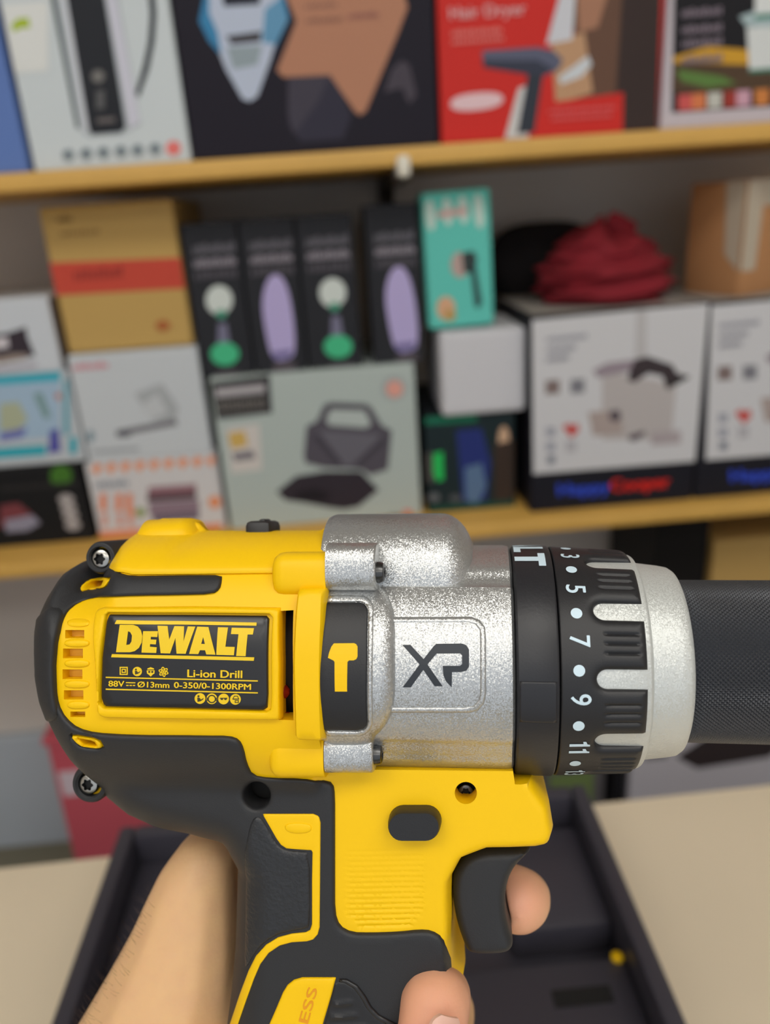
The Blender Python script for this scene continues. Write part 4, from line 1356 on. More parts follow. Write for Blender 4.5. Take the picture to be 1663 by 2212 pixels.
# ------------------------------------------------------------------ yellow front collar and screw lugs
over('front_collar', M_YEL, [(640, 1270), (702, 1268), (699, 1340), (696, 1450), (697, 1540), (700, 1605), (634, 1602), (632, 1540), (629, 1440), (633, 1340)], h=4.2, r=0.8, step=1.6, sink=4)
for nm, py, x0, x1, m, z, r in (('screw_lug', 1243, 583, 703, M_YEL, 23.0, 5.3), ('screw_lug', 1637, 577, 699, M_YEL, 22.0, 5.6),
                                ('gearbox_lug', 1227, 703, 810, M_SIL, 23.0, 5.7), ('gearbox_lug', 1634, 699, 804, M_SIL, 22.8, 4.9)):
    a, c = P(x0, py, z + 4), P(x1, py, z + 4)
    st = [(a[0], r * .55, r * .55, a[1], z - 1), (a[0] + .5, r * .8, r * .8, a[1], z - 1), (a[0] + 1.6, r * .96, r * .96, a[1], z - 1), (a[0] + 3, r, r, a[1], z - 1), (c[0], r, r, c[1], z - 1)] if m is M_YEL else \
         [(a[0], r, r, a[1], z - 1), (c[0] - 0.5, r, r, c[1], z - 1), (c[0], r - 0.4, r - 0.4, c[1], z - 1)]
    loft(st, [(p, q + 0.0) for p, q in sec_super(40, 2.9)], nm, m, drill, angle=50)
for (x, y, z) in ((811, 1238, 24.0), (806, 1636, 23.0)):
    c = P(x, y, z + 2)
    torx(drill, c[0] - 0.1, c[1], z - 0.5, 2.5, 'flange_screw', M_DSTEEL, None, 'x', 2.0)

# ------------------------------------------------------------------ gearbox
RG = 29.3


def row_of(t, R, u=30.0):
    """image row of a point at angle t round the barrel, u mm along it"""
    q = OC * 1000 + u * EX + R * math.sin(t) * EY + R * math.cos(t) * EZ
    return CY - F_PX * q[1] / -q[2]


def ang_of(py, R, u=30.0):
    """angle round the barrel of a point seen at image row py"""
    return float(min(np.linspace(-1.45, 1.45, 1451), key=lambda t: abs(row_of(t, R, u) - py)))


GA0, GA1 = math.degrees(ang_of(1268, RG, 20)), math.degrees(ang_of(1240, RG, 20))
GB0, GB1 = math.degrees(ang_of(1602, RG, 20)), math.degrees(ang_of(1640, RG, 20))


def gsec(n=180):
    out = []
    for a in np.linspace(0, 2 * math.pi, n, endpoint=False):
        t = math.degrees(math.atan2(math.sin(a), math.cos(a)))
        r = 1.0
        if abs(t) < 90:
            r -= 0.030 * float(sstep((t - GA0) / 2.5)) - 0.024 * float(sstep((t - GA1) / 3.0))
            r -= 0.022 * float(sstep((GB0 - t) / 2.5)) - 0.014 * float(sstep((GB1 - t) / 3.0))
        out.append((r * math.sin(a), r * math.cos(a)))
    return out


ug0 = P(712, 1426, 30)[0]; ug1 = P(1112, 1440, 29.0)[0]
loft([(ug0 - 3, RG, RG, 0, 0), (ug0 + 10, RG, RG, 0, 0), (ug1 - 1.6, RG, RG, 0, 0), (ug1 - 0.5, RG - 0.25, RG - 0.25, 0, 0), (ug1, RG - 0.9, RG - 0.9, 0, 0), (ug1 + 0.3, RG - 2, RG - 2, 0, 0)], gsec(), 'gearbox', M_SIL, drill, angle=30)
# hump on its top
u0 = P(720, 1118, 2)[0]; u1 = P(950, 1116, 2)[0]; u2 = P(1029, 1200, 12)[0]
st = [(u0, 16.6, 20.0, 20.8, 0), (u0 + 1, 17, 20.5, 20.8, 0), (u1, 17, 20.5, 20.8, 0)]
for t in np.linspace(0.12, 1, 9):
    k = (1 - t ** 2.1) ** 0.5 if t < 1 else 0.02
    st.append((u1 + (u2 - u1) * t, 17 * (0.34 + 0.66 * k), 20.5 * (0.50 + 0.50 * k), 20.8 - 3.5 * (1 - k), 0))
loft(st, sec_super(64, 2.5), 'gearbox_hump', M_SIL, drill, angle=35)


def HG(u, v):
    a = np.minimum(np.abs(v) / (RG - 0.1), 0.93)
    return (RG - 0.1) * np.sqrt(1 - a * a)


def K8(pts): return [(560 + x / 4.423, 1200 + y / 4.423) for x, y in pts]


over('gearbox_flange', M_SIL, K8([(520, 250), (1080, 250), (1100, 285), (1140, 310), (1200, 370), (1250, 470), (1282, 600), (1290, 800), (1290, 1200), (1285, 1380), (1262, 1520), (1200, 1650), (1130, 1730), (1090, 1760), (1070, 1860), (520, 1860), (500, 1300), (500, 700)]),
     h=3.3, r=4.6, step=1.4, H=HG, smooth=1, rims=(0.1, 0.5, 1.2, 2.2, 3.4, 4.6), sink=2)
HF = lambda u, v: HG(u, v) + 3.3
PLT = K8([(582, 452), (960, 450), (1000, 464), (1024, 492), (1036, 540), (1031, 1000), (1032, 1590), (1022, 1632), (990, 1662), (930, 1678), (580, 1672), (572, 1400), (570, 1100), (574, 800), (578, 600)])
over('flange_rim', M_SIL, K8([(560, 384), (980, 382), (1040, 410), (1080, 460), (1092, 540), (1084, 1000), (1086, 1600), (1060, 1670), (1000, 1725), (930, 1735), (560, 1735), (555, 1100)]), h=0.55, r=0.5, H=HF, smooth=1, hol=(shrink(PLT, 1.01),), ds=1.0, step=1.4, sink=1)
hp = over('hammer_plate', M_BLK, PLT, h=0.45, r=0.4, H=HF, smooth=0, step=1.4, ds=0.9, sink=1)
hm = MB()
decal(M_YEL, K8([(712, 840), (905, 838), (925, 848), (938, 870), (938, 965), (926, 990), (900, 1002), (858, 1002), (842, 1016), (838, 1300), (722, 1300), (719, 1018), (710, 1004), (690, 994), (656, 978), (666, 930), (688, 872)]), H=lambda u, v: HF(u, v) + 0.45, h=0.12, mb=hm)
tag(hm.build('hammer_symbol', hp), 'yellow hammer symbol')
# raised frame and dark lettering on the flank
FX0 = [(790, 1334), (1018, 1333), (1036, 1340), (1048, 1356), (1050, 1380), (1050, 1500), (1046, 1520), (1032, 1536), (1012, 1541), (790, 1541)]
FX1 = [(790, 1346), (1012, 1345), (1026, 1350), (1035, 1362), (1036, 1384), (1036, 1496), (1033, 1512), (1022, 1524), (1006, 1528), (790, 1528)]
HGX = lambda u, v: np.sqrt(np.maximum(RG * RG - v * v, 100))
over('flank_panel', M_SIL, FX0, h=0.42, r=0.55, H=HGX, hol=(), step=1.0, ds=0.8, sink=0.5)
over('flank_panel_ridge', M_SIL, FX0, h=0.75, r=0.5, H=HGX, hol=(FX1,), step=0.8, ds=0.7, sink=0.5)
xp = MB()
KX = lambda pts: [(640 + x / 2.772, 1090 + y / 2.772) for x, y in pts]
decal(M_XP, KX([(635, 840), (683, 840), (762, 925), (822, 848), (838, 834), (990, 832), (1018, 842), (1034, 868), (1034, 970), (1018, 995), (985, 1003), (932, 1003), (930, 1095), (895, 1058), (880, 1020), (876, 966), (980, 966), (992, 955), (992, 902), (980, 891), (840, 892), (785, 957), (876, 1088), (828, 1088), (760, 990), (685, 1095), (636, 1095), (738, 957)]),
      H=lambda u, v: HGX(u, v) + 0.42, h=0.1, mb=xp, step=1.5, ds=1.0)
xp.build('model_lettering', drill)

# ------------------------------------------------------------------ mode ring, clutch ring, sleeve, chuck
RR = 29.1
ur0 = P(1114, 1440, RR)[0] + 0.1; ur1 = P(1211, 1440, RR)[0]
mr = loft([(ur0, RR - 1.5, RR - 1.5, 0, 0), (ur0 + 0.1, RR - 0.5, RR - 0.5, 0, 0), (ur0 + 0.6, RR, RR, 0, 0), (ur1 - 0.7, RR, RR, 0, 0), (ur1 - 0.2, RR - 0.4, RR - 0.4, 0, 0), (ur1, RR - 1.4, RR - 1.4, 0, 0)], sec_circle(128), 'mode_ring', M_RING, drill)


def cylmap(R):
    return lambda u, s, h: np.stack([u, (R + h) * np.sin(s / R), (R + h) * np.cos(s / R)], 1)


# block capitals as outlines (width, height 1)
CAPS = {'D': ([(0, 0), (.48, 0), (.72, .14), (.82, .5), (.72, .86), (.48, 1), (0, 1)], [[(.27, .24), (.27, .76), (.42, .76), (.53, .66), (.56, .5), (.53, .34), (.42, .24)]], .82),
        'E': ([(0, 0), (.64, 0), (.64, .22), (.27, .22), (.27, .39), (.58, .39), (.58, .61), (.27, .61), (.27, .78), (.64, .78), (.64, 1), (0, 1)], [], .64),
        'W': ([(.2, 0), (.46, 0), (.57, .5), (.68, 0), (.94, 0), (1.14, 1), (.88, 1), (.79, .45), (.68, 1), (.46, 1), (.35, .45), (.26, 1), (0, 1)], [], 1.14),
        'A': ([(0, 0), (.26, 0), (.31, .18), (.57, .18), (.62, 0), (.88, 0), (.58, 1), (.30, 1)], [[(.36, .38), (.44, .70), (.52, .38)]], .88),
        'L': ([(0, 0), (.64, 0), (.64, .23), (.27, .23), (.27, 1), (0, 1)], [], .64),
        'T': ([(.27, 0), (.54, 0), (.54, .77), (.81, .77), (.81, 1), (0, 1), (0, .77), (.27, .77)], [], .81)}


# raised tab on the mode ring
s0, s1 = ang_of(1560, RR, 36) * RR, ang_of(1472, RR, 36) * RR
patch('ring_tab', M_RING, [resample(np.array([(ur0 + 0.7, s0), (ur1 - 0.8, s0), (ur1 - 0.8, s1), (ur0 + 0.7, s1)]), 1.0)], lambda u, v, d: 0.28 * circ(d / 0.5), mr, step=1.5, rims=(0.1, 0.3, 0.5),
      base=lambda u, v: 0 * u - 0.4, mp=cylmap(RR))
tb = MB()
um = P(1143, 1200, 10)[0]
tpos = ang_of(1223, RR, 38)
for ch in reversed('DEWALT'):
    o_, hs, wd_ = CAPS[ch]
    sz, sw = 7.4, 8.0
    conv = lambda q: resample(np.array([(um + (y - 0.5) * sz, (tpos + (wd_ - x) * sw / RR) * RR) for x, y in q]), 0.9)
    patch('', M_WHT, [conv(o_)] + [conv(h_) for h_ in hs], lambda u, s, d: 0 * u + 0.12, None, step=1.5, mp=cylmap(RR), mbuild=tb)
    tpos += (wd_ + 0.10) * sw / RR
tag(tb.build('ring_lettering', mr), 'pale lettering on the black ring')

RC0, RC1 = 28.9, 27.9
uc0 = ur1 + 0.12; uc1 = P(1401, 1440, 27.6)[0]
uf = P(1290, 1440, 28)[0]


def clutchmap(u, s, h):
    R = RC0 + (RC1 - RC0) * np.clip((u - uc0) / (uc1 - uc0), 0, 1)
    t = s / RC0
    return np.stack([u, (R + h) * np.sin(t), (R + h) * np.cos(t)], 1)


NT = 11
FING = [ang_of(1470, 27.8, 60) + k * 2 * math.pi / NT for k in range(NT)]
print('finger step', math.degrees(ang_of(1315, 27.8, 60) - ang_of(1470, 27.8, 60)), math.degrees(ang_of(1470, 27.8, 60) - ang_of(1606, 27.8, 60)))
hw = 2.35                                                   # half width of a silver finger
out = [(uc0, -math.pi * RC0), (uc1, -math.pi * RC0)]
ts = sorted(((t + math.pi) % (2 * math.pi)) - math.pi for t in FING)
for t in ts:
    s = t * RC0
    out += [(uc1, s - hw)]
    for q in np.linspace(-math.pi / 2, -3 * math.pi / 2, 13):
        out.append((uf + hw + hw * math.cos(q), s + hw * math.sin(q)))
    out += [(uc1, s + hw)]
out += [(uc1, math.pi * RC0), (uc0, math.pi * RC0)]
lp = resample(np.array(out), 0.8)
RIB = []
tm = [(a + b) / 2 for a, b in zip(ts, ts[1:])] + [(ts[-1] + ts[0] + 2 * math.pi) / 2]
tm = [((t + math.pi) % (2 * math.pi)) - math.pi for t in tm]
ua, ub = P(1312, 1440, 28)[0], P(1383, 1440, 28)[0]
for t in tm:
    for k in (-1, 0, 1):
        RIB.append((t * RC0 + k * 2.25))


def ribs(u, s, d):
    z = np.zeros_like(u)
    for c in RIB:
        t = np.clip(u, ua, ub)
        q = np.hypot(u - t, s - c)
        z -= 0.42 * np.exp(-(q / 0.36) ** 2)
    return z


ex = np.array([(x, c + o) for c in RIB for o in (-0.8, -0.5, -0.25, 0, 0.25, 0.5, 0.8) for x in np.arange(ua - 0.8, ub + 0.8, 0.6)])


def dish(u, s, d):
    # the ring dips towards each finger cut-out
    return np.where(u > uf - 4.5, 1.25 * circ(d / 2.3) - 1.25, np.where(d < 0.5, 0.3 * circ(d / 0.5) - 0.3, 0))


cl_ = patch('clutch_ring', M_BLK, [lp], lambda u, s, d: dish(u, s, d) + ribs(u, s, d), drill, step=1.3, rims=(0.15, 0.4, 0.8, 1.4, 2.1), base=lambda u, s: 0 * u - 2.6, mp=clutchmap, extra=ex, angle=60)
nb = MB()
un = P(1256, 1440, 28.7)[0]; ud = P(1251, 1440, 28.7)[0]
dots = [ang_of(y, 28.6, 45) for y in (1186, 1232, 1325, 1447, 1568, 1652)]
print('dots', [round(math.degrees(t), 1) for t in dots])
step_t = (dots[1] - dots[4]) / 3
for t in [dots[2] + k * step_t for k in range(-4, 5)]:
    c = [(ud + 1.3 * math.cos(a), t * RC0 + 1.3 * math.sin(a)) for a in np.linspace(0, 2 * math.pi, 20, endpoint=False)]
    patch('', M_WHT, [np.array(c)], lambda u, s, d: 0 * u + 0.12, None, step=5, mp=clutchmap, mbuild=nb)
ONE = (np.array([(0.17, 0), (0.37, 0), (0.37, 1), (0.24, 1), (0.20, 0.87), (0.0, 0.80), (0.0, 0.65), (0.17, 0.68)]), [(0, 1, 2, 7), (2, 3, 4, 7), (4, 5, 6, 7)], 0.37)


def digits(s):
    V, F, x = [], [], 0.0
    for ch in s:
        v, f, w = ONE if ch == '1' else text2d(ch, 0.02)
        F += [tuple(i + len(V) for i in q) for q in f]
        V += [(q[0] + x, q[1], q[2] if len(q) > 2 else 0) for q in v]; x += w + 0.2
    return np.array(V), F, x - 0.2


for k, s in ((-3, '1'), (-2, '3'), (-1, '5'), (0, '7'), (1, '9'), (2, '11'), (3, '13')):
    t = dots[2] - (k + 0.5) * step_t
    V, Fc, W = digits(s)
    size = 4.6
    u = un + (V[:, 1] - 0.5) * size
    tt = t - (V[:, 0] - W / 2) * size * 0.9 / RC0
    nb.add(clutchmap(u, tt * RC0, 0.12 + 0.012 * V[:, 2]) * 0.001, Fc, M_WHT)
tag(nb.build('clutch_numbers', cl_), 'pale numbers and dots')

RS = 26.7
us1 = P(1503, 1440, 22)[0]
uk = P(1412, 1440, 26)[0]
loft([(uc0 + 1, RS, RS, 0, 0), (uf - 2, RS + 0.2, RS + 0.2, 0, 0), (uc1 + 0.7, RS + 0.0, RS + 0.0, 0, 0), (uc1 + 1.2, RS - 0.35, RS - 0.35, 0, 0), (uk, RS - 1.0, RS - 1.0, 0, 0), (uk + 0.4, RS - 2.0, RS - 2.0, 0, 0),
      (us1 - 3.4, RS - 2.8, RS - 2.8, 0, 0), (us1 - 1.4, RS - 3.2, RS - 3.2, 0, 0), (us1 - 0.4, RS - 3.9, RS - 3.9, 0, 0), (us1, RS - 4.8, RS - 4.8, 0, 0), (us1 + 0.1, 19, 19, 0, 0)], sec_circle(128), 'silver_sleeve', M_SLV, drill, angle=45)

# knurled chuck: a lattice of little pyramids
RK = 20.3
nu, na = 94, 232
u0k, u1k = us1 - 0.5, us1 + 52.0
V = []
for i in range(nu + 1):
    for j in range(na):
        a = 2 * math.pi * j / na
        h = 0.46 if (i + j) % 2 == 0 else 0.0
        if i in (0, nu): h = 0
        V.append((u0k + (u1k - u0k) * i / nu, (RK - 0.46 + h) * math.sin(a), (RK - 0.46 + h) * math.cos(a)))
F = []
for i in range(nu):
    for j in range(na):
        k = (j + 1) % na
        a, b_, c, d = i * na + j, i * na + k, (i + 1) * na + k, (i + 1) * na + j
        if (i + j) % 2 == 0: F += [(a, b_, d), (b_, c, d)]
        else: F += [(a, b_, c), (a, c, d)]
ck = link_mesh('chuck', np.array(V) * 0.001, F, M_CHUCK, drill, smooth=False)
ck['label'] = 'knurled black chuck sleeve'
loft([(u1k - 0.2, RK - .5, RK - .5, 0, 0), (u1k + 3, RK - .5, RK - .5, 0, 0), (u1k + 4, RK - 1.6, RK - 1.6, 0, 0), (u1k + 16, 12, 12, 0, 0), (u1k + 16.2, 7, 7, 0, 0), (u1k + 16.3, 6.6, 6.6, 0, 0)], sec_circle(96), 'chuck_nose', M_CHUCK, drill)

# ------------------------------------------------------------------ grip details, trigger, switch
stad = [(868 - 33 * math.cos(a), 1787 - 34 * math.sin(a)) for a in np.linspace(-math.pi / 2, math.pi / 2, 14)] + [(919 + 33 * math.cos(a), 1787 - 34 * math.sin(a)) for a in np.linspace(math.pi / 2, -math.pi / 2, 14)]
over('direction_button', M_BLK, stad, h=4.2, r=0.5, step=1.5, ds=0.8, sink=1.0)
TRG = [(1030, 1832), (1075, 1828), (1152, 1828), (1135, 1846), (1112, 1868), (1098, 1895), (1091, 1930), (1092, 1970), (1100, 2008), (1108, 2030), (1106, 2044), (1096, 2053), (1070, 2057), (1012, 2056), (1000, 2030), (984, 1980), (976, 1920), (980, 1880), (1000, 1850)]
tuv = resample(chaikin(np.array([P(x, y, 10.0) for x, y in TRG]), 2), 1.0)
patch('trigger', M_RUB, [tuv], lambda u, v, d: 9.5 + 3.2 * circ(d / 2.4), drill, step=1.8, rims=(0.1, 0.4, 1.0, 1.7, 2.4), base=lambda u, v: 0 * u, mirror=True)
# yellow inlay line on the grip, textured palm pad, badge and finger pad
HO = lambda u, v: HB(u, v) + 1.1
INL = [(566, 1759), (676, 1759), (688, 1764), (692, 1778), (691, 1900), (690, 2004), (686, 2020), (676, 2031), (662, 2035), (630, 2037), (604, 2044), (580, 2060), (562, 2084), (548, 2116), (530, 2166), (514, 2212), (496, 2270), (484, 2310), (470, 2310), (482, 2262), (498, 2206), (518, 2146), (536, 2098), (552, 2066), (574, 2042), (600, 2026),
       (630, 2018), (660, 2015), (669, 2010), (673, 1998), (673, 1900), (674, 1842), (672, 1838), (640, 1836), (618, 1834), (606, 1826), (596, 1812), (580, 1784)]
over('grip_inlay', M_YEL, INL, h=0.45, r=0.35, H=HO, ds=0.9, step=1.4, sink=1.5)
over('inlay_button', M_YEL, [tuple(p) for p in chaikin([(611, 1778), (673, 1778), (673, 1802), (618, 1802)], 2)], h=0.75, r=0.35, H=HO, ds=0.8, step=1.4, sink=1.0)
over('palm_pad', M_LEATHER, [(548, 1766), (562, 1766), (576, 1788), (592, 1816), (604, 1831), (618, 1838), (640, 1840), (669, 1842), (669, 1996), (664, 2008), (630, 2013), (598, 2021), (570, 2038), (548, 2062), (534, 2090), (526, 2090), (529, 2000), (529, 1900), (526, 1850), (532, 1818), (538, 1785)], h=0.6, r=1.4, H=HO, smooth=1, ds=1.2, step=1.4, sink=1.0)
bd = over('grip_badge', M_YEL, [(725, 2114), (652, 2114), (634, 2119), (620, 2130), (610, 2146), (594, 2184), (580, 2216), (556, 2280), (514, 2420), (640, 2420), (684, 2262), (700, 2204), (716, 2150)], h=0.7, r=0.5, H=HO, ds=1.0, step=1.6, sink=1.0)
bl = MB()
HBD = lambda u, v: HO(u, v) + 0.7
text_on('BRUSHLESS', (608, 2412), (686, 2137), 22, HBD, mat('engraved_amber', rgb(228, 150, 6), 0.5), bl, 0.02, 0.06, 0.0)
tag(bl.build('badge_lettering', bd), 'amber engraved lettering')
FP = [(724, 2122), (744, 2123), (766, 2136), (782, 2158), (794, 2180), (812, 2200), (842, 2216), (862, 2226), (866, 2310), (672, 2310), (690, 2250), (704, 2200), (716, 2150)]
fr = [(1.0, 0)]


def fribs(u, v, d):
    z = np.zeros_like(u)
    for (x0, y0, x1, y1) in ((724, 2164, 758, 2160), (716, 2192, 768, 2188), (710, 2216, 790, 2212), (704, 2242, 800, 2238), (698, 2268, 800, 2264)):
        a, b_ = P(x0, y0, 19), P(x1, y1, 19); dd = b_ - a
        t = np.clip(((u - a[0]) * dd[0] + (v - a[1]) * dd[1]) / (dd @ dd), 0, 1)
        z += 0.5 * np.exp(-(np.hypot(u - a[0] - t * dd[0], v - a[1] - t * dd[1]) / 0.5) ** 2)
    return z


f0, f1 = P(695, 2310, 19), P(870, 2118, 19)
over('finger_pad', M_BLK, FP, h=0.25, r=0.5, H=HO, ds=1.0, step=0.7, sink=1.0, disp=fribs)
bead = [(730, 2117), (748, 2117), (772, 2131), (790, 2155), (802, 2177), (818, 2194), (848, 2210), (866, 2220), (862, 2228), (840, 2217), (810, 2203), (792, 2182), (780, 2160), (764, 2138), (744, 2125), (730, 2124)]
over('grip_bead', mat('gloss_black', rgb(30, 29, 30), 0.3), bead, h=0.7, r=0.5, H=HO, ds=0.9, step=1.0, sink=1.0)
# ------------------------------------------------------------------ the hand: one continuous body, in the drill's frame (mm)
def J(px, py, z):
    q = P(px, py, z)
    return np.array([q[0], q[1], z])


hand = empty('hand', (0, 0, 0), 'bare left hand gripping the drill handle, finger on the trigger', 'hand')
hand.matrix_world = MD


def chain(bm, pts):
    """overlapping tapered limbs through the joints (point, radius)"""
    for (p0, r0), (p1, r1) in zip(pts, pts[1:]):
        n = max(2, int(np.linalg.norm(p1 - p0) / 1.6))
        for i in range(n + 1):
            t = i / n
            c = p0 + (p1 - p0) * t; r = r0 + (r1 - r0) * t
            m = Matrix.Translation(Vector(c)) @ Matrix.Diagonal((r, r, r, 1))
            bmesh.ops.create_icosphere(bm, subdivisions=2, radius=1.0, matrix=m)


bm = bmesh.new()
# wrist and heel of the hand with the thumb's root rising behind the grip
chain(bm, [(J(150, 2640, -14), 30), (J(262, 2420, -13), 27.5), (J(330, 2270, -10), 23.5), (J(372, 2160, -9), 20.5), (J(399, 2060, -9), 17.0), (J(412, 1985, -9), 14.3), (J(424, 1920, -9), 11.9), (J(440, 1868, -10), 9.4), (J(456, 1838, -14), 8.2)])
chain(bm, [(J(400, 2300, -10), 20), (J(425, 2180, -10), 16), (J(450, 2050, -11), 11), (J(462, 1950, -12), 8)])
# thumb lying along the far side
chain(bm, [(J(445, 1860, -14), 9), (J(500, 1850, -30), 10.0), (J(600, 1850, -38), 9.6), (J(760, 1860, -42), 9.0), (J(880, 1880, -42), 7.6)])
# palm behind the grip
for pts in ([(J(380, 2300, -22), 22), (J(600, 2330, -42), 15), (J(830, 2060, -42), 11)], [(J(380, 2330, -22), 22), (J(600, 2400, -42), 15), (J(860, 2200, -42), 11)],
            [(J(360, 2400, -20), 23), (J(560, 2520, -42), 15), (J(860, 2350, -42), 11)], [(J(330, 2480, -18), 24), (J(560, 2640, -42), 14), (J(840, 2500, -42), 10)],
            [(J(440, 1900, -20), 10), (J(560, 2050, -38), 13), (J(800, 2040, -42), 11)]):
    chain(bm, pts)
# fingers: knuckle on the far side, round the front, tip on the near side
chain(bm, [(J(800, 2000, -42), 10.5), (J(1000, 1950, -47), 9.4), (J(1118, 1945, -36), 8.9), (J(1128, 1940, -18), 8.4)])
chain(bm, [(J(1128, 1940, -18), 8.4), (J(1122, 1944, -8), 8.6), (J(1116, 1950, -6), 8.2)])
chain(bm, [(J(1108, 1918, -14), 6.6), (J(1104, 1916, -8), 6.2)])
chain(bm, [(J(860, 2200, -42), 11), (J(960, 2190, -38), 10), (J(946, 2162, -12), 9.2), (J(945, 2156, 8), 9.0), (J(940, 2166, 19), 8.8), (J(930, 2238, 23), 8.4), (J(922, 2296, 22), 7.5)])
chain(bm, [(J(860, 2350, -42), 11), (J(1000, 2330, -34), 9.8), (J(1005, 2330, -8), 9.2), (J(975, 2345, 12), 8.7), (J(925, 2380, 24), 8.2), (J(890, 2450, 25), 7.2)])
chain(bm, [(J(840, 2500, -42), 10), (J(985, 2480, -30), 8.6), (J(990, 2485, -6), 8.0), (J(960, 2500, 12), 7.5), (J(915, 2545, 23), 7.0), (J(895, 2600, 23), 6.2)])
me = bpy.data.meshes.new('hand_raw'); bm.to_mesh(me); bm.free()
ho = bpy.data.objects.new('hand_raw', me); COL.objects.link(ho)
m = ho.modifiers.new('r', 'REMESH'); m.mode = 'VOXEL'; m.voxel_size = 1.0; m.adaptivity = 0.0
m = ho.modifiers.new('s', 'SMOOTH'); m.factor = 0.5; m.iterations = 22
bpy.context.view_layer.update()
dg = bpy.context.evaluated_depsgraph_get()
me2 = bpy.data.meshes.new_from_object(ho.evaluated_get(dg))
bpy.data.objects.remove(ho)
n = len(me2.vertices)
co = np.empty(n * 3, np.float32); me2.vertices.foreach_get('co', co); co = co.reshape(-1, 3).astype(float)


def crease(c, a, b, depth, w):
    """a shallow skin fold between two points"""
    d = b - a; t = np.clip(((c - a) @ d) / (d @ d), 0, 1)
    q = np.linalg.norm(c - a - t[:, None] * d, axis=1)
    return depth * np.exp(-(q / w) ** 2)


nr = np.empty(n * 3, np.float32); me2.vertices.foreach_get('normal', nr); nr = nr.reshape(-1, 3).astype(float)
off = np.zeros(n)
for (x0, y0, x1, y1, dp) in ((330, 2062, 430, 2052, .30), (430, 2052, 498, 2012, .45), (350, 1980, 420, 1978, .15), (330, 2118, 440, 2108, .16), (290, 2160, 480, 2150, .22), (440, 2150, 490, 2128, .22), (470, 1900, 440, 1930, .15)):
    z = 6.0
    off += crease(co, J(x0, y0, z), J(x1, y1, z), dp, 1.1)
co -= nr * off[:, None]
co0 = co.copy()
ed = np.empty(len(me2.edges) * 2, np.int32); me2.edges.foreach_get('vertices', ed); ed = ed.reshape(-1, 2)
deg = np.maximum(np.bincount(ed.ravel(), minlength=n), 1)[:, None]


# flesh gives way where it presses on the back of the grip and on the trigger
for _ in range(60):
    ix = np.where((np.abs(co[:, 2]) < 13.2) & (co[:, 0] > 26) & (co[:, 1] > -80))[0]
    ix = ix[inside(co[ix, :2], tuv)]
    if len(ix) == 0: break
    co[ix, 0] += 0.3
for _ in range(40):
    ix = np.where((co[:, 0] < -14) & (co[:, 2] > -12) & (co[:, 2] < 22) & (co[:, 0] > -60))[0]
    ix = ix[inside(co[ix, :2], REAR_UV)]
    if len(ix):
        ix = ix[np.abs(co[ix, 2]) < HB(co[ix, 0], co[ix, 1]) + 1.4]
    if len(ix) == 0: break
    co[ix, 0] -= 0.35
mv = np.linalg.norm(co - co0, axis=1) > 0.05
for _ in range(3):
    g = mv[ed[:, 0]] | mv[ed[:, 1]]
    mv[ed[g].ravel()] = True
for _ in range(5):
    acc = np.zeros_like(co)
    np.add.at(acc, ed[:, 0], co[ed[:, 1]]); np.add.at(acc, ed[:, 1], co[ed[:, 0]])
    co[mv] += 0.5 * (acc / deg - co)[mv]
me2.vertices.foreach_set('co', (co * 0.001).astype(np.float32).ravel())
me2.update()
# skin tint: redder towards the fingertips
ca = me2.color_attributes.new('tint', 'FLOAT_COLOR', 'POINT')
tips = [(J(1125, 1945, 4), 22), (J(935, 2220, 24), 30), (J(900, 2420, 24), 30), (J(905, 2570, 23), 30), (J(880, 1880, -42), 26)]
w = np.zeros(n)
for p, r in tips:
    w = np.maximum(w, 0.75 * np.clip(1.2 - np.linalg.norm(co - p, axis=1) / r, 0, 1))
sp = J(345, 1937, 5)
spot = np.exp(-(np.linalg.norm((co - sp) * np.array([1.4, 0.7, 0.4]), axis=1) / 1.0) ** 2)
tint = np.zeros((n, 4), np.float32); tint[:, 0] = w; tint[:, 1] = spot; tint[:, 3] = 1
ca.data.foreach_set('color', tint.ravel())
me2.materials.clear(); me2.materials.append(M_SKIN)
me2.polygons.foreach_set('use_smooth', [True] * len(me2.polygons))
me2.name = 'skin_surface'
nt = M_SKIN.node_tree; pb = nt.nodes['Principled BSDF']
at = nt.nodes.new('ShaderNodeVertexColor'); at.layer_name = 'tint'
sx = nt.nodes.new('ShaderNodeSeparateColor'); nt.links.new(at.outputs['Color'], sx.inputs[0])
tc = nt.nodes.new('ShaderNodeTexCoord'); nz = nt.nodes.new('ShaderNodeTexNoise'); nz.inputs['Scale'].default_value = 160; nt.links.new(tc.outputs['Object'], nz.inputs['Vector'])
m1 = nt.nodes.new('ShaderNodeMix'); m1.data_type = 'RGBA'; m1.inputs[6].default_value = rgb(226, 184, 132); m1.inputs[7].default_value = rgb(214, 168, 128); nt.links.new(nz.outputs['Fac'], m1.inputs[0])
m2 = nt.nodes.new('ShaderNodeMix'); m2.data_type = 'RGBA'; m2.inputs[7].default_value = rgb(226, 158, 134); nt.links.new(sx.outputs[0], m2.inputs[0]); nt.links.new(m1.outputs[2], m2.inputs[6])
m3 = nt.nodes.new('ShaderNodeMix'); m3.data_type = 'RGBA'; m3.inputs[7].default_value = rgb(196, 110, 96); nt.links.new(sx.outputs[1], m3.inputs[0]); nt.links.new(m2.outputs[2], m3.inputs[6])
nt.links.new(m3.outputs[2], pb.inputs['Base Color'])
body = bpy.data.objects.new('skin', me2); COL.objects.link(body); body.parent = hand
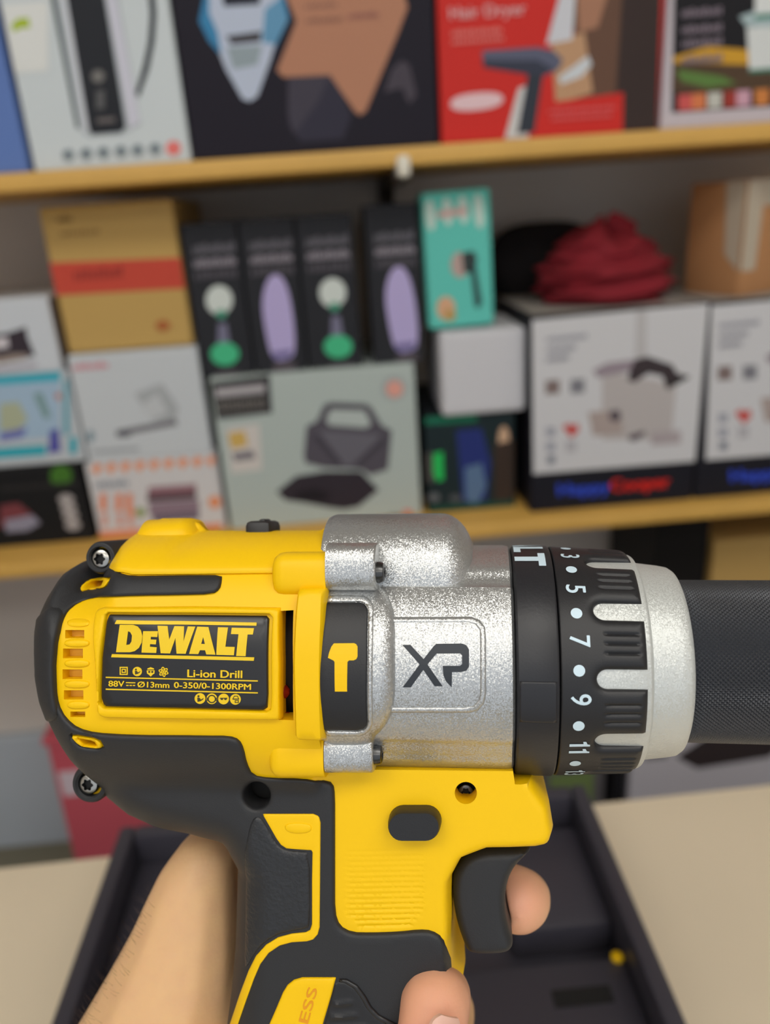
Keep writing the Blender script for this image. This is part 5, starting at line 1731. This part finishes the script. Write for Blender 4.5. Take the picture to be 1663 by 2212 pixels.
# nail of the middle finger
nv, nf = [], []
A, Bn = J(974, 2198, 31), J(956, 2262, 33)
ax = (Bn - A) / np.linalg.norm(Bn - A)
out_ = np.array([0.62, 0.10, 0.80]); out_ -= ax * (out_ @ ax); out_ /= np.linalg.norm(out_)
sd = np.cross(ax, out_)
L_, Wn, Rn = 10.5, 4.6, 7.6
for i in range(13):
    for j in range(11):
        s = i / 12; t = j / 10 * 2 - 1
        wd_ = Wn * (0.86 + 0.14 * s) * math.sqrt(max(0.02, 1 - max(0, (0.22 - s) / 0.22) ** 2 * 0.6))
        x = t * wd_
        nv.append(A + ax * (s * L_) + sd * x + out_ * (math.sqrt(Rn * Rn - x * x) - Rn + 0.55 - 0.5 * (1 - s) ** 6))
for i in range(12):
    for j in range(10):
        a = i * 11 + j
        nf.append((a, a + 1, a + 12, a + 11))
k0 = len(nv); nv += [q - out_ * 0.9 for q in nv]
rim = [j for j in range(11)] + [i * 11 + 10 for i in range(1, 13)] + [12 * 11 + j for j in range(9, -1, -1)] + [i * 11 for i in range(11, 0, -1)]
for a, b_ in zip(rim, rim[1:] + rim[:1]): nf.append((b_, a, a + k0, b_ + k0))
tag(link_mesh('fingernail', np.array(nv) * 0.001, nf, M_NAIL, hand, angle=60), 'pale pink fingernail')
# fine dark hairs on the wrist's outer edge
hb = MB(); hmat = mat('arm_hair', rgb(74, 54, 40), 0.6)
bvh_co = co
cand = np.where((nr[:, 0] < -0.55) & (nr[:, 2] > -0.1) & (co[:, 1] < J(0, 1930, 0)[1]) & (co[:, 1] > J(0, 2260, 0)[1]) & (co[:, 0] < J(420, 2000, 0)[0]))[0]
RNG.shuffle(cand)
for i in cand[:110]:
    p = co[i]; nn = nr[i]
    dirv = nn * 0.55 + np.array([-0.35, 0.55, 0.1]) + RNG.normal(0, 0.15, 3); dirv /= np.linalg.norm(dirv)
    L = RNG.uniform(2.2, 5.0); bend = np.array([0.25, 0.5, 0.0]) * L * 0.4
    pts = [p + dirv * L * s + bend * s * s - nn * 0.1 for s in (0, .33, .66, 1)]
    sdv = np.cross(dirv, [0, 0, 1.0]); sdv /= max(1e-6, np.linalg.norm(sdv)); up = np.cross(sdv, dirv)
    V, F = [], []
    for k, q in enumerate(pts):
        r = 0.035 * (1 - 0.28 * k)
        for a in (0, 2.094, 4.188): V.append((q + sdv * r * math.cos(a) + up * r * math.sin(a)) * 0.001)
    for k in range(3):
        for j in range(3): F.append((k * 3 + j, k * 3 + (j + 1) % 3, (k + 1) * 3 + (j + 1) % 3, (k + 1) * 3 + j))
    hb.add(V, F, hmat)
tag(hb.build('arm_hair', hand), 'fine dark arm hair', kind='stuff')
